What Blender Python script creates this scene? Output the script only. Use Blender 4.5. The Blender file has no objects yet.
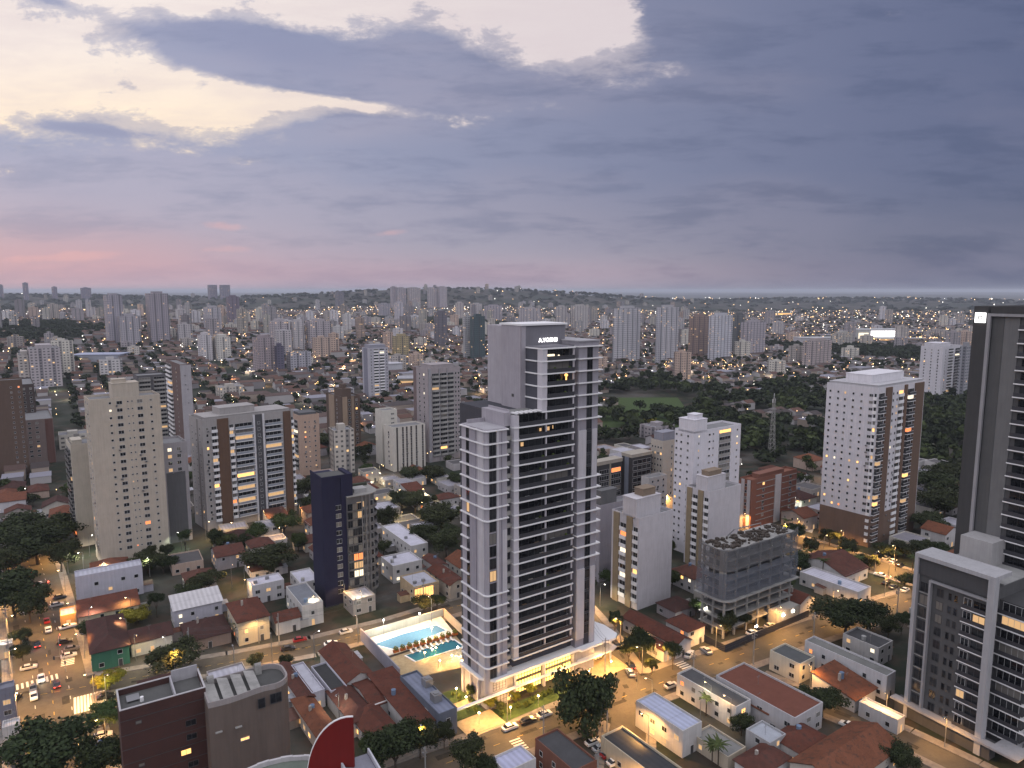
import bpy, math, random
from mathutils import Matrix, Vector
random.seed(7)
R = math.radians
SC = bpy.context.scene
COL = SC.collection
H = 110.0                       # flying height of the camera above the streets
# ---------------------------------------------------------------- camera
cam_d = bpy.data.cameras.new('camera'); cam = bpy.data.objects.new('camera', cam_d); COL.objects.link(cam)
cam.location = (0, 0, H); cam.rotation_euler = (R(82.5), 0, 0)
cam_d.sensor_width = 36; cam_d.lens = 25.0; cam_d.clip_start = 1; cam_d.clip_end = 80000
SC.camera = cam
# ---------------------------------------------------------------- exposure
SC.view_settings.view_transform = 'Standard'; SC.view_settings.look = 'None'
SC.view_settings.exposure = 0.0; SC.view_settings.gamma = 1; SC.view_settings.use_curve_mapping = False
cy = SC.cycles
cy.use_denoising = True; cy.max_bounces = 4; cy.diffuse_bounces = 2; cy.glossy_bounces = 2; cy.transmission_bounces = 2
cy.volume_bounces = 0; cy.transparent_max_bounces = 6; cy.sample_clamp_indirect = 4; cy.caustics_reflective = False; cy.caustics_refractive = False
cy.use_light_tree = True
# ---------------------------------------------------------------- node helper
class E:
    """a float socket with arithmetic"""
    nt = None
    def __init__(s, k): s.k = k
    @staticmethod
    def m(op, *a, clamp=False):
        n = E.nt.nodes.new('ShaderNodeMath'); n.operation = op; n.use_clamp = clamp
        for i, v in enumerate(a):
            if isinstance(v, E): E.nt.links.new(v.k, n.inputs[i])
            else: n.inputs[i].default_value = v
        return E(n.outputs[0])
    def __add__(s, o): return E.m('ADD', s, o)
    __radd__ = __add__
    def __sub__(s, o): return E.m('SUBTRACT', s, o)
    def __rsub__(s, o): return E.m('SUBTRACT', o, s)
    def __mul__(s, o): return E.m('MULTIPLY', s, o)
    __rmul__ = __mul__
    def __truediv__(s, o): return E.m('DIVIDE', s, o)
def ss(x, a, b):                                   # smooth ramp 0..1 from a to b
    n = E.nt.nodes.new('ShaderNodeMapRange'); n.interpolation_type = 'SMOOTHSTEP'
    E.nt.links.new(x.k, n.inputs[0]); n.inputs[1].default_value = a; n.inputs[2].default_value = b
    if a > b:
        n.inputs[1].default_value = b; n.inputs[2].default_value = a; n.inputs[3].default_value = 1; n.inputs[4].default_value = 0
    return E(n.outputs[0])
def mixc(f, a, b, mode='MIX'):
    n = E.nt.nodes.new('ShaderNodeMix'); n.data_type = 'RGBA'; n.blend_type = mode; n.clamp_factor = True
    ins = [n.inputs[0], n.inputs[6], n.inputs[7]]
    for i, v in zip(ins, (f, a, b)):
        if isinstance(v, E): E.nt.links.new(v.k, i)
        elif hasattr(v, 'links'): E.nt.links.new(v, i)
        elif isinstance(v, tuple): i.default_value = (*v[:3], 1)
        else: i.default_value = v
    return n.outputs[2]
def noise(vec, scale, detail=4, rough=.55, dist=0.0):
    n = E.nt.nodes.new('ShaderNodeTexNoise'); n.inputs['Scale'].default_value = scale; n.inputs['Detail'].default_value = detail
    n.inputs['Roughness'].default_value = rough; n.inputs['Distortion'].default_value = dist
    if vec is not None: E.nt.links.new(vec, n.inputs['Vector'])
    return E(n.outputs['Fac'])
def comb(x, y, z):
    n = E.nt.nodes.new('ShaderNodeCombineXYZ')
    for i, v in enumerate((x, y, z)):
        if isinstance(v, E): E.nt.links.new(v.k, n.inputs[i])
        else: n.inputs[i].default_value = v
    return n.outputs[0]
def sep(v):
    n = E.nt.nodes.new('ShaderNodeSeparateXYZ'); E.nt.links.new(v, n.inputs[0]); return [E(o) for o in n.outputs]
# ---------------------------------------------------------------- world: dusk sky, sun just down behind the left skyline
SUN_EL, SUN_AZ = 2.5, -62.0                       # degrees; azimuth from +Y, negative to the left
w = bpy.data.worlds.new('World'); SC.world = w; w.use_nodes = True
nt = w.node_tree; nt.nodes.clear(); E.nt = nt
sky = nt.nodes.new('ShaderNodeTexSky'); sky.sky_type = 'NISHITA'; sky.sun_disc = False
sky.sun_elevation = R(SUN_EL); sky.sun_rotation = R(SUN_AZ); sky.altitude = 700; sky.dust_density = 2.5
tc = nt.nodes.new('ShaderNodeTexCoord'); dx, dy, dz = sep(tc.outputs['Generated'])
az = E.m('ARCTAN2', dx, dy)                        # azimuth of the view direction, radians
el = E.m('ARCSINE', dz)                            # its elevation
ahead = E.m('MAXIMUM', dy, .12)
cs = dx / ahead; ct = dz / ahead                   # where the direction meets a far upright plane to the north
warp = noise(comb(cs, ct * 2.0, .3), 2.4, 4)
wx = (warp - .5) * .16
n1 = noise(comb(cs + wx, ct * 2.3 + wx * .9, 1.7), 6.5, 12, .68)
n2 = noise(comb(cs * .8 + 9.0, ct * 3.2, 4.0), 2.6, 6, .5)
n3 = noise(comb(cs * 1.1 + 1.0, ct * 5.5 + wx, 8.0), 5.0, 8, .62)
n4 = noise(comb(cs * 1.0 + 4.0, ct * 1.6 + wx, 2.0), 9.0, 8, .6)
def patch(px, py, rx, ry, tilt=0.0):               # a cloud or a gap on that plane, given by where it stands above the skyline
    s0 = (px - 512) / 711.0; t0 = (290 - py) / 702.0
    da = cs - s0; de = ct - t0 + da * tilt
    q = E.m('POWER', da * (711.0 / rx), 2) + E.m('POWER', de * (702.0 / ry), 2)
    return E.m('EXPONENT', q * -1.0)
bias = (patch(20, 92, 300, 46, .05) * 1.45 + patch(250, 122, 110, 17, -.08) * 1.0 + patch(290, 8, 330, 48, -.02) * 1.6
        + patch(575, 50, 95, 38, .1) * 1.25 + patch(655, 86, 55, 14, -.12) * .45 + patch(345, 113, 105, 9, .14) * 1.0 + patch(480, 40, 60, 20) * .3
        - patch(295, 80, 118, 27, .22) * 2.0 - patch(30, 8, 90, 7, .30) * .8 - patch(700, 25, 70, 50) * 1.5
        - patch(105, 138, 40, 5, .10) * .55 - patch(420, 78, 60, 16, .1) * .6)
front = ss(dy, .1, .35)
clear = ss((n1 - .5) * 3.3 + (n4 - .5) * 1.3 + bias - .68, -.05, .30) * front
thin = ss((n1 - .5) * 2.2 + bias - .42, -.12, .40) * front
# colours
gap_c = mixc(ss(ct, .15, .36), (1.12, .90, .63), (.92, .82, .775))
gap_c = mixc(ss(cs, -.55, .15), gap_c, (.74, .655, .675))
gap_c = mixc(ss(n3, .35, .7) * .35, gap_c, (.66, .56, .60))
cl = mixc(ss(az, -.75, 1.0), (.365, .385, .535), (.082, .105, .205))
low = (1.0 - ss(el, .01, .16))
cl = mixc(low * .8, cl, mixc(ss(az, .0, .6), mixc(ss(az, -.62, -.05), (.58, .41, .46), (.41, .375, .45)), (.150, .165, .245)))
cl = mixc(ss(n2, .42, .66) * .60, cl, mixc(ss(az, -.7, .6), (.48, .445, .56), (.205, .21, .31)))
cl = mixc(ss(n3, .46, .66) * .42, cl, mixc(ss(az, -.7, .6), (.235, .265, .41), (.072, .095, .185)))
dark = patch(285, 62, 110, 26, .2) + patch(110, 139, 60, 6, .1) + patch(690, 25, 60, 40) * .6
cl = mixc(E.m('MINIMUM', dark * .55, .6), cl, mixc(ss(az, -.4, .4), (.245, .265, .42), (.20, .22, .33)))
pink = patch(40, 262, 230, 24) * .50 + patch(430, 275, 300, 16) * .3
cl = mixc(E.m('MINIMUM', pink, 1.0), cl, (.60, .355, .42))
streak = ss(n4 * .8 + patch(60, 258, 120, 7, -.06) * .40 + patch(392, 235, 40, 6, -.1) * .34 + patch(235, 229, 46, 6, .08) * .30 + patch(250, 250, 70, 6) * .26 + patch(20, 219, 30, 3) * .35, .66, .86)
cl = mixc(streak * .42, cl, (.80, .45, .45))
edge = thin * (1.0 - clear)
cl = mixc(edge * .45, cl, gap_c)
col = mixc(clear, cl, gap_c)
# added unseen sky brightness overhead and behind the camera, to light the town
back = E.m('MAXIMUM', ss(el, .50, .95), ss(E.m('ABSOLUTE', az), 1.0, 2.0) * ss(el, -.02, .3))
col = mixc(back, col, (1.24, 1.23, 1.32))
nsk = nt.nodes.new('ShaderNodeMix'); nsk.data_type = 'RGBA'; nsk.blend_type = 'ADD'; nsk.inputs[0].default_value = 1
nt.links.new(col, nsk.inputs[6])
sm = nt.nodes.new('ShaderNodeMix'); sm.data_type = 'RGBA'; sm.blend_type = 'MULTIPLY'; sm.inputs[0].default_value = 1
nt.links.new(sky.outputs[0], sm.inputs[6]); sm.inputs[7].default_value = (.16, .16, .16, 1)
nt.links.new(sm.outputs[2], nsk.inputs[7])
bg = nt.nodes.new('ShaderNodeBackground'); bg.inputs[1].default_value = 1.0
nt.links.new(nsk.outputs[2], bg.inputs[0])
# the Nishita sky enters at .16 x strength .1; the cloud deck is given in the same units
sm.inputs[7].default_value = (.012, .012, .012, 1)
wo = nt.nodes.new('ShaderNodeOutputWorld'); nt.links.new(bg.outputs[0], wo.inputs[0])
# ---------------------------------------------------------------- sun: very low, veiled by cloud
sd = bpy.data.lights.new('sun', 'SUN'); sd.energy = 0.35; sd.angle = R(25); sd.color = (1, .80, .66)
so = bpy.data.objects.new('sun', sd); COL.objects.link(so)
sdir = Vector((math.sin(R(SUN_AZ)) * math.cos(R(SUN_EL)), math.cos(R(SUN_AZ)) * math.cos(R(SUN_EL)), math.sin(R(SUN_EL))))
so.rotation_euler = sdir.to_track_quat('Z', 'Y').to_euler(); so.location = (-300, 300, 400)

# ---------------------------------------------------------------- survey: sight lines from the flying height to the ground
F = 711.0; PT = R(7.5); CP, SP = math.cos(PT), math.sin(PT)
def ray(px, py):
    x = (px - 512) / F; y = (384 - py) / F
    return x, CP + y * SP, y * CP - SP
def smooth(a, b, x):
    t = max(0.0, min(1.0, (x - a) / (b - a))); return t * t * (3 - 2 * t)
def terrain(x, y):
    r = math.hypot(x, y)
    if r < 620: return 0.0
    g = lambda cx, cyy, rx, ry, a: a * math.exp(-((x - cx) / rx) ** 2 - ((y - cyy) / ry) ** 2)
    h = g(-1100, 1500, 800, 700, 34) + g(-2300, 2600, 1300, 700, 34) + g(-3200, 4600, 2600, 900, 82) + g(200, 4700, 900, 500, 72)
    h += g(-700, 4300, 900, 700, 74) + g(2100, 3300, 900, 400, 30) + g(3000, 5200, 1500, 700, 56) + g(1250, 2300, 500, 260, 22)
    h += smooth(2000, 5000, r) * 9 * (math.sin(x * .0021 + 1) * math.cos(y * .0017) + math.sin(x * .0009 + y * .0013))
    h += smooth(11000, 16000, r) * (26 + 22 * math.sin(x * .0006 + 2) * math.cos(x * .00023))
    return max(h, -5.0) * smooth(620, 950, r)
def G(px, py, z=None):
    d = ray(px, py)
    if z is not None:
        t = (z - H) / d[2]; return d[0] * t, d[1] * t, z
    t = 100.0
    while t < 30000:
        x, y = d[0] * t, d[1] * t
        if H + d[2] * t <= terrain(x, y): break
        t *= 1.004
    return d[0] * t, d[1] * t, terrain(d[0] * t, d[1] * t)
def at_depth(px, py, Y):
    d = ray(px, py); t = Y / d[1]; return d[0] * t, Y, H + d[2] * t
def pix(x, y, z):
    f = y * CP - (z - H) * SP; u = y * SP + (z - H) * CP
    return 512 + F * x / f, 384 - F * u / f
def spans(n, z, pl, pr, th):
    t = R(th); u = (math.cos(t), math.sin(t)); v = (-u[1], u[0]); out = []
    for d, px in ((u, pr), (v, pl)):
        k = (px - 512) / F
        den = d[0] - k * d[1] * CP
        out.append((k * (n[1] * CP - (z - H) * SP) - n[0]) / den if abs(den) > 1e-3 else 12.0)
    return out

# ---------------------------------------------------------------- materials
MATS = {}
def newmat(name):
    m = bpy.data.materials.new(name); m.use_nodes = True; MATS[name] = m; E.nt = m.node_tree
    b = m.node_tree.nodes['Principled BSDF']; return m, b
def plain(name, c, rough=.7, metal=0, spec=.5, emit=None, es=0):
    m, b = newmat(name); b.inputs['Base Color'].default_value = (*c, 1); b.inputs['Roughness'].default_value = rough
    b.inputs['Metallic'].default_value = metal; b.inputs['Specular IOR Level'].default_value = spec
    if emit: b.inputs['Emission Color'].default_value = (*emit, 1); b.inputs['Emission Strength'].default_value = es
    return m
def oinfo():
    n = E.nt.nodes.new('ShaderNodeObjectInfo'); return n
def geo(): return E.nt.nodes.new('ShaderNodeNewGeometry')
def objc(): return E.nt.nodes.new('ShaderNodeTexCoord').outputs['Object']
def gain(colour, f):
    n = E.nt.nodes.new('ShaderNodeVectorMath'); n.operation = 'SCALE'; E.nt.links.new(colour, n.inputs[0]); E.nt.links.new(f.k, n.inputs['Scale']); return n.outputs[0]
def m_wall():
    m, b = newmat('painted_wall'); oi = oinfo(); oc = objc(); x, y, z = sep(oc)
    st = noise(comb(x * 1.6, y * 1.6, z * .12), 1.0, 5, .6)      # rain streaks
    ps = noise(oc, .35, 4)
    c = gain(oi.outputs['Color'], .56 + st * .36 + ps * .22)
    E.nt.links.new(c, b.inputs['Base Color']); b.inputs['Roughness'].default_value = .85; b.inputs['Specular IOR Level'].default_value = .25
    return m
def m_far():
    m, b = newmat('far_facade'); oi = oinfo()
    uvn = E.nt.nodes.new('ShaderNodeUVMap'); u, v, _ = sep(uvn.outputs[0])
    rnd = E(oi.outputs['Random'])
    cw = 2.6 + rnd * 1.6
    cu = u / cw; cvv = v / 3.05
    fu = E.m('FRACT', cu); fv = E.m('FRACT', cvv)
    inu = E.m('GREATER_THAN', fu, .28) * E.m('LESS_THAN', fu, .62 + rnd * .2); inv = E.m('GREATER_THAN', fv, .34) * E.m('LESS_THAN', fv, .76)
    gn = geo(); nz = sep(gn.outputs['True Normal'])[2]
    side = E.m('LESS_THAN', E.m('ABSOLUTE', nz), .5)
    msk = inu * inv * side
    wn = E.nt.nodes.new('ShaderNodeTexWhiteNoise'); wn.noise_dimensions = '3D'
    E.nt.links.new(comb(E.m('FLOOR', cu), E.m('FLOOR', cvv), rnd * 50), wn.inputs['Vector'])
    wv = E(wn.outputs['Value']); lit = E.m('GREATER_THAN', wv, .95) * msk
    ps = noise(objc(), .05, 4)
    base = gain(oi.outputs['Color'], .84 + ps * .3)
    vn = E.m('GREATER_THAN', E.m('FRACT', u / (cw * 3)), .72) * side
    base = mixc(vn * .55, base, (.07, .07, .085))
    base = mixc(msk * .82, base, (.035, .038, .05))
    E.nt.links.new(base, b.inputs['Base Color']); b.inputs['Roughness'].default_value = .7; b.inputs['Specular IOR Level'].default_value = .2
    b.inputs['Emission Color'].default_value = (1, .62, .26, 1)
    E.nt.links.new((lit * (.5 + wv * .6)).k, b.inputs['Emission Strength'])
    return m
def m_tile():
    m, b = newmat('clay_tiles'); oi = oinfo(); oc = objc(); uvn = E.nt.nodes.new('ShaderNodeUVMap')
    ps = noise(oc, .6, 6, .65); pm = noise(oc, 2.6, 4)
    u, v, _ = sep(uvn.outputs[0])
    rid = E.m('SINE', u * 21.0) * .07
    c = gain(oi.outputs['Color'], .40 + ps * .65 + pm * .5 + rid)
    vo = E.nt.nodes.new('ShaderNodeTexVoronoi'); vo.inputs['Scale'].default_value = .30; E.nt.links.new(oc, vo.inputs['Vector'])
    c = mixc(ss(sep(vo.outputs['Color'])[0], .62, .66) * .35, c, gain(oi.outputs['Color'], ps * 0 + 1.3))
    c = mixc(ss(noise(oc, .7, 7, .75), .50, .66) * .7, c, (.040, .036, .033))
    E.nt.links.new(c, b.inputs['Base Color']); b.inputs['Roughness'].default_value = .9; b.inputs['Specular IOR Level'].default_value = .1
    return m
def m_flat():
    m, b = newmat('roof_felt'); oi = oinfo(); oc = objc()
    ps = noise(oc, .4, 6, .65); pm = noise(oc, 3.0, 3)
    c = gain(oi.outputs['Color'], .60 + ps * .55 + pm * .22)
    E.nt.links.new(c, b.inputs['Base Color']); b.inputs['Roughness'].default_value = .9; b.inputs['Specular IOR Level'].default_value = .15
    return m
def m_metal():
    m, b = newmat('ribbed_sheet'); oi = oinfo(); oc = objc(); uvn = E.nt.nodes.new('ShaderNodeUVMap')
    u, v, _ = sep(uvn.outputs[0])
    rib = E.m('SINE', u * 4.4); ps = noise(oc, .3, 5, .6)
    sheet = E.m('FRACT', v / 5.5); lap = E.m('LESS_THAN', sheet, .03) * .2
    c = gain(oi.outputs['Color'], .70 + ps * .45 + rib * .10 - lap)
    E.nt.links.new(c, b.inputs['Base Color']); b.inputs['Roughness'].default_value = .55; b.inputs['Specular IOR Level'].default_value = .3
    return m
def m_foliage():
    m, b = newmat('leaves'); oi = oinfo(); gn = geo(); oc = objc()
    isl = E(gn.outputs['Random Per Island']); rn = E(oi.outputs['Random']); ps = noise(oc, 2.2, 3)
    c = gain(oi.outputs['Color'], .45 + isl * .55 + ps * .55 + rn * .3)
    c = mixc(isl * .25, c, (.075, .085, .025))
    E.nt.links.new(c, b.inputs['Base Color']); b.inputs['Roughness'].default_value = .8; b.inputs['Specular IOR Level'].default_value = .12
    b.inputs['Subsurface Weight'].default_value = 0
    return m
def m_ground():
    m, b = newmat('town_ground'); oc = objc()
    a = noise(oc, .02, 6, .6); c1 = noise(oc, .12, 5); c2 = noise(oc, .004, 5)
    c = mixc(ss(a, .40, .60), (.022, .028, .019), (.090, .083, .077))
    c = mixc(ss(c1, .45, .65) * .6, c, (.075, .050, .040))
    c = mixc(ss(c2, .46, .60) * .8, c, (.024, .034, .024))
    E.nt.links.new(c, b.inputs['Base Color']); b.inputs['Roughness'].default_value = .95; b.inputs['Specular IOR Level'].default_value = .1
    return m
def m_asphalt():
    m, b = newmat('asphalt'); oc = objc()
    a = noise(oc, .08, 6, .6); f = noise(oc, 1.4, 5)
    c = mixc(ss(a, .35, .7), (.058, .050, .040), (.105, .090, .070))
    c = mixc(ss(f, .5, .75) * .5, c, (.045, .040, .034))
    E.nt.links.new(c, b.inputs['Base Color']); b.inputs['Roughness'].default_value = .7; b.inputs['Specular IOR Level'].default_value = .3
    return m
def m_paving(name, c0, c1, s=.5):
    m, b = newmat(name); oc = objc(); a = noise(oc, s, 6, .65)
    E.nt.links.new(mixc(ss(a, .3, .7), c0, c1), b.inputs['Base Color']); b.inputs['Roughness'].default_value = .88; b.inputs['Specular IOR Level'].default_value = .2
    return m
def m_glass():
    m, b = newmat('dark_glass'); oc = objc(); oi = oinfo()
    a = noise(oc, .5, 2); rn = E(oi.outputs['Random'])
    c = mixc(ss(a + rn * .4 - .2, .3, .7), (.008, .009, .012), (.035, .037, .042))
    E.nt.links.new(c, b.inputs['Base Color']); b.inputs['Roughness'].default_value = .06; b.inputs['Specular IOR Level'].default_value = .42
    return m
def m_brick():
    m, b = newmat('dark_brick'); uvn = E.nt.nodes.new('ShaderNodeUVMap'); oi = oinfo()
    br = E.nt.nodes.new('ShaderNodeTexBrick'); E.nt.links.new(uvn.outputs[0], br.inputs['Vector']); br.inputs['Scale'].default_value = 3.2
    br.inputs['Color1'].default_value = (.068, .024, .020, 1); br.inputs['Color2'].default_value = (.046, .018, .016, 1); br.inputs['Mortar'].default_value = (.030, .018, .017, 1)
    oc = objc(); c = gain(br.outputs['Color'], .7 + noise(oc, .25, 5) * .6)
    E.nt.links.new(c, b.inputs['Base Color']); b.inputs['Roughness'].default_value = .9
    return m
def m_cloth():
    m, b = newmat('scaffold_net'); oc = objc(); x, y, z = sep(oc)
    a = noise(oc, .5, 5); c = mixc(a, (.10, .105, .125), (.19, .19, .20))
    E.nt.links.new(c, b.inputs['Base Color']); b.inputs['Roughness'].default_value = .95
    b.inputs['Alpha'].default_value = .62
    return m
WALL = m_wall(); FAR = m_far(); TILE = m_tile(); FELT = m_flat(); SHEET = m_metal(); LEAF = m_foliage(); GROUND = m_ground(); ASPH = m_asphalt()
PAVE = m_paving('pavement_slabs', (.17, .15, .135), (.25, .22, .195)); LAWN = m_paving('lawn', (.035, .06, .018), (.06, .09, .025), .8)
DECK = m_paving('pool_deck', (.52, .50, .46), (.66, .64, .60)); GLASS = m_glass(); BRICK = m_brick(); NET = m_cloth()
WHITE = plain('white_trim', (.74, .73, .75), .6); FRAME = plain('window_frame_paint', (.45, .45, .46), .5); DKTRIM = plain('charcoal_trim', (.05, .05, .055), .55)
RAIL = plain('smoked_rail_glass', (.050, .050, .058), .3, spec=.25)
PGLASS = plain('pale_rail_glass', (.26, .285, .33), .25); TRUNK = m_paving('bark', (.05, .038, .028), (.10, .075, .055), 2.0)
STEEL = plain('grey_steel', (.28, .28, .29), .45, .6); CONC = m_paving('raw_concrete', (.23, .225, .22), (.34, .33, .32), .4)
PAINT = plain('road_paint', (.62, .60, .55), .7); YPAINT = plain('yellow_road_paint', (.55, .36, .06), .7)
RUBBER = plain('tyre_rubber', (.02, .02, .02), .85)
WARM = plain('window_lit_warm', (.1, .07, .04), .5, emit=(1, .52, .16), es=2.1)
WARM2 = plain('window_lit_dim', (.1, .07, .04), .5, emit=(1, .60, .28), es=.75)
PALE = plain('window_lit_white', (.1, .1, .1), .5, emit=(1, .86, .62), es=1.5)
RED = plain('window_lit_orange', (.1, .05, .03), .5, emit=(1, .28, .08), es=1.6)
CURT = plain('window_curtain', (.16, .15, .14), .4)
BULB = plain('sodium_bulb', (.8, .6, .3), .4, emit=(1, .66, .30), es=26)
BULBW = plain('white_bulb', (.8, .8, .8), .4, emit=(1, .93, .80), es=30)
SIGNW = plain('sign_lit_white', (.8, .8, .8), .4, emit=(1, .97, .95), es=3.2)
TAILL = plain('tail_lamp_lit', (.5, .02, .02), .4, emit=(1, .05, .03), es=9); TAIL = plain('tail_lamp', (.25, .01, .01), .3)
HEADL = plain('head_lamp_lit', (.8, .8, .75), .3, emit=(1, .9, .7), es=8); HEAD = plain('head_lamp', (.6, .6, .6), .2)
LOBBY = plain('lobby_lit_glass', (.1, .07, .04), .3, emit=(1, .60, .15), es=3.6)
def m_paintcar():
    m, b = newmat('car_paint'); oi = oinfo(); E.nt.links.new(oi.outputs['Color'], b.inputs['Base Color']); b.inputs['Roughness'].default_value = .3; b.inputs['Coat Weight'].default_value = .6
    return m
CARP = m_paintcar()
def m_water():
    m, b = newmat('pool_water'); oc = objc(); a = noise(oc, 1.6, 3, .5, .8); oi = oinfo()
    E.nt.links.new(gain(oi.outputs['Color'], .75 + a * .5), b.inputs['Base Color']); b.inputs['Roughness'].default_value = .06
    bp = E.nt.nodes.new('ShaderNodeBump'); bp.inputs['Strength'].default_value = .5; E.nt.links.new(a.k, bp.inputs['Height']); E.nt.links.new(bp.outputs[0], b.inputs['Normal'])
    return m
WATER = m_water()

# ---------------------------------------------------------------- mesh collector
class MB:
    def __init__(s): s.v = []; s.f = []; s.m = []
    def poly(s, pts, m=0):
        n = len(s.v); s.v += [tuple(p) for p in pts]; s.f.append(tuple(range(n, n + len(pts)))); s.m.append(m); return s
    def box(s, x0, x1, y0, y1, z0, z1, m=0, bottom=True):
        n = len(s.v)
        s.v += [(x0, y0, z0), (x1, y0, z0), (x1, y1, z0), (x0, y1, z0), (x0, y0, z1), (x1, y0, z1), (x1, y1, z1), (x0, y1, z1)]
        q = [(0, 1, 5, 4), (1, 2, 6, 5), (2, 3, 7, 6), (3, 0, 4, 7), (4, 5, 6, 7)] + ([(3, 2, 1, 0)] if bottom else [])
        for a in q: s.f.append(tuple(n + i for i in a)); s.m.append(m)
        return s
    def prism(s, pts, z0, z1, m=0, mtop=None):             # pts counter-clockwise
        k = len(pts); n = len(s.v)
        s.v += [(p[0], p[1], z0) for p in pts] + [(p[0], p[1], z1) for p in pts]
        for i in range(k):
            j = (i + 1) % k; s.f.append((n + i, n + j, n + k + j, n + k + i)); s.m.append(m)
        s.f.append(tuple(n + k + i for i in range(k))); s.m.append(m if mtop is None else mtop)
        s.f.append(tuple(n + k - 1 - i for i in range(k))); s.m.append(m)
        return s
    def tube(s, a, b, r0, r1=None, n=8, m=0, cap=True):
        r1 = r0 if r1 is None else r1
        a = Vector(a); b = Vector(b); d = (b - a).normalized(); t = d.orthogonal().normalized(); q = d.cross(t); k = len(s.v)
        for p, r in ((a, r0), (b, r1)):
            for i in range(n):
                g = 2 * math.pi * i / n; s.v.append(tuple(p + t * (r * math.cos(g)) + q * (r * math.sin(g))))
        for i in range(n):
            j = (i + 1) % n; s.f.append((k + i, k + j, k + n + j, k + n + i)); s.m.append(m)
        if cap:
            s.f.append(tuple(k + n + i for i in range(n))); s.m.append(m); s.f.append(tuple(k + n - 1 - i for i in range(n))); s.m.append(m)
        return s
    def ball(s, c, rx, ry, rz, m=0, nu=8, nv=5):
        k = len(s.v); s.v.append((c[0], c[1], c[2] - rz))
        for j in range(1, nv):
            p = -math.pi / 2 + math.pi * j / nv
            for i in range(nu):
                t = 2 * math.pi * i / nu; s.v.append((c[0] + rx * math.cos(p) * math.cos(t), c[1] + ry * math.cos(p) * math.sin(t), c[2] + rz * math.sin(p)))
        s.v.append((c[0], c[1], c[2] + rz)); top = len(s.v) - 1
        for i in range(nu):
            s.f.append((k, k + 1 + (i + 1) % nu, k + 1 + i)); s.m.append(m)
            for j in range(nv - 2):
                a = k + 1 + j * nu; s.f.append((a + i, a + (i + 1) % nu, a + nu + (i + 1) % nu, a + nu + i)); s.m.append(m)
            a = k + 1 + (nv - 2) * nu; s.f.append((a + i, a + (i + 1) % nu, top)); s.m.append(m)
        return s
    def add(s, mesh, mat, mats):                             # bake another mesh in
        n = len(s.v); s.v += [tuple(mat @ v.co) for v in mesh.vertices]
        for p in mesh.polygons: s.f.append(tuple(n + i for i in p.vertices)); s.m.append(mats.index(mesh.materials[p.material_index]))
    def mesh(s, name, mats, uv=False):
        me = bpy.data.meshes.new(name); me.from_pydata(s.v, [], s.f)
        for m in (mats if isinstance(mats, (list, tuple)) else [mats]): me.materials.append(m)
        if any(s.m): me.polygons.foreach_set('material_index', s.m)
        if uv:
            l = me.uv_layers.new(name='UVMap'); co = []
            for p in me.polygons:
                n = p.normal
                if abs(n.z) > .98: ax = (1, 0, 0); ay = (0, 1, 0)
                else:
                    t = Vector((-n.y, n.x, 0)).normalized(); ax = t; ay = n.cross(t)
                ax = Vector(ax); ay = Vector(ay)
                for i in p.vertices:
                    c = me.vertices[i].co; co += [c.dot(ax), c.dot(ay)]
            l.data.foreach_set('uv', co)
        me.update(); return me
def link(name, data, parent=None, loc=None, rz=0, color=None):
    o = bpy.data.objects.new(name, data); COL.objects.link(o)
    if parent: o.parent = parent
    if loc is not None: o.location = loc
    if rz: o.rotation_euler = (0, 0, rz)
    if color: o.color = (*color[:3], 1)
    return o
def part(name, mb, mats, parent, color=None, uv=False, label=None, loc=None, rz=0):
    o = link(name, mb.mesh(name, mats, uv), parent, loc, rz, color)
    if label: o['label'] = label
    return o
def thing(name, label, cat, loc=(0, 0, 0), rz=0, group=None):
    o = link(name, None, None, loc, rz); o.empty_display_size = .5
    tag(o, label, cat, group); return o
def tag(o, label=None, cat=None, group=None, kind=None):
    if label: o['label'] = label
    if cat: o['category'] = cat
    if group: o['group'] = group
    if kind: o['kind'] = kind
    return o
def shift(p, th, a, b=0.0):                                  # point moved a along the street axis, b across it
    t = R(th); return p[0] + a * math.cos(t) - b * math.sin(t), p[1] + a * math.sin(t) + b * math.cos(t)

# ---------------------------------------------------------------- what ground is taken (2 m cells)
TAKEN = set()
def mark(poly, margin=0):
    xs = [p[0] for p in poly]; ys = [p[1] for p in poly]
    cx = sum(xs) / len(xs); cyy = sum(ys) / len(ys)
    if margin: poly = [(p[0] + margin * (1 if p[0] > cx else -1), p[1] + margin * (1 if p[1] > cyy else -1)) for p in poly]
    xs = [p[0] for p in poly]; ys = [p[1] for p in poly]
    for i in range(int(min(xs) // 2), int(max(xs) // 2) + 1):
        for j in range(int(min(ys) // 2), int(max(ys) // 2) + 1):
            x, y = i * 2 + 1, j * 2 + 1; ins = False; k = len(poly) - 1
            for n in range(len(poly)):
                a, b = poly[n], poly[k]
                if (a[1] > y) != (b[1] > y) and x < (b[0] - a[0]) * (y - a[1]) / (b[1] - a[1]) + a[0]: ins = not ins
                k = n
            if ins: TAKEN.add((i, j))
def rect(n, th, W, D):
    return [shift(n, th, 0, 0), shift(n, th, W, 0), shift(n, th, W, D), shift(n, th, 0, D)]
def free(poly, step=3.0):
    a, b, c, d = poly
    nu = max(1, int(math.dist(a, b) // step)); nv = max(1, int(math.dist(a, d) // step))
    for i in range(nu + 1):
        for j in range(nv + 1):
            s, t = i / nu, j / nv
            x = a[0] + (b[0] - a[0]) * s + (d[0] - a[0]) * t; y = a[1] + (b[1] - a[1]) * s + (d[1] - a[1]) * t
            if (int(x // 2), int(y // 2)) in TAKEN: return False
    return True
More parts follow.
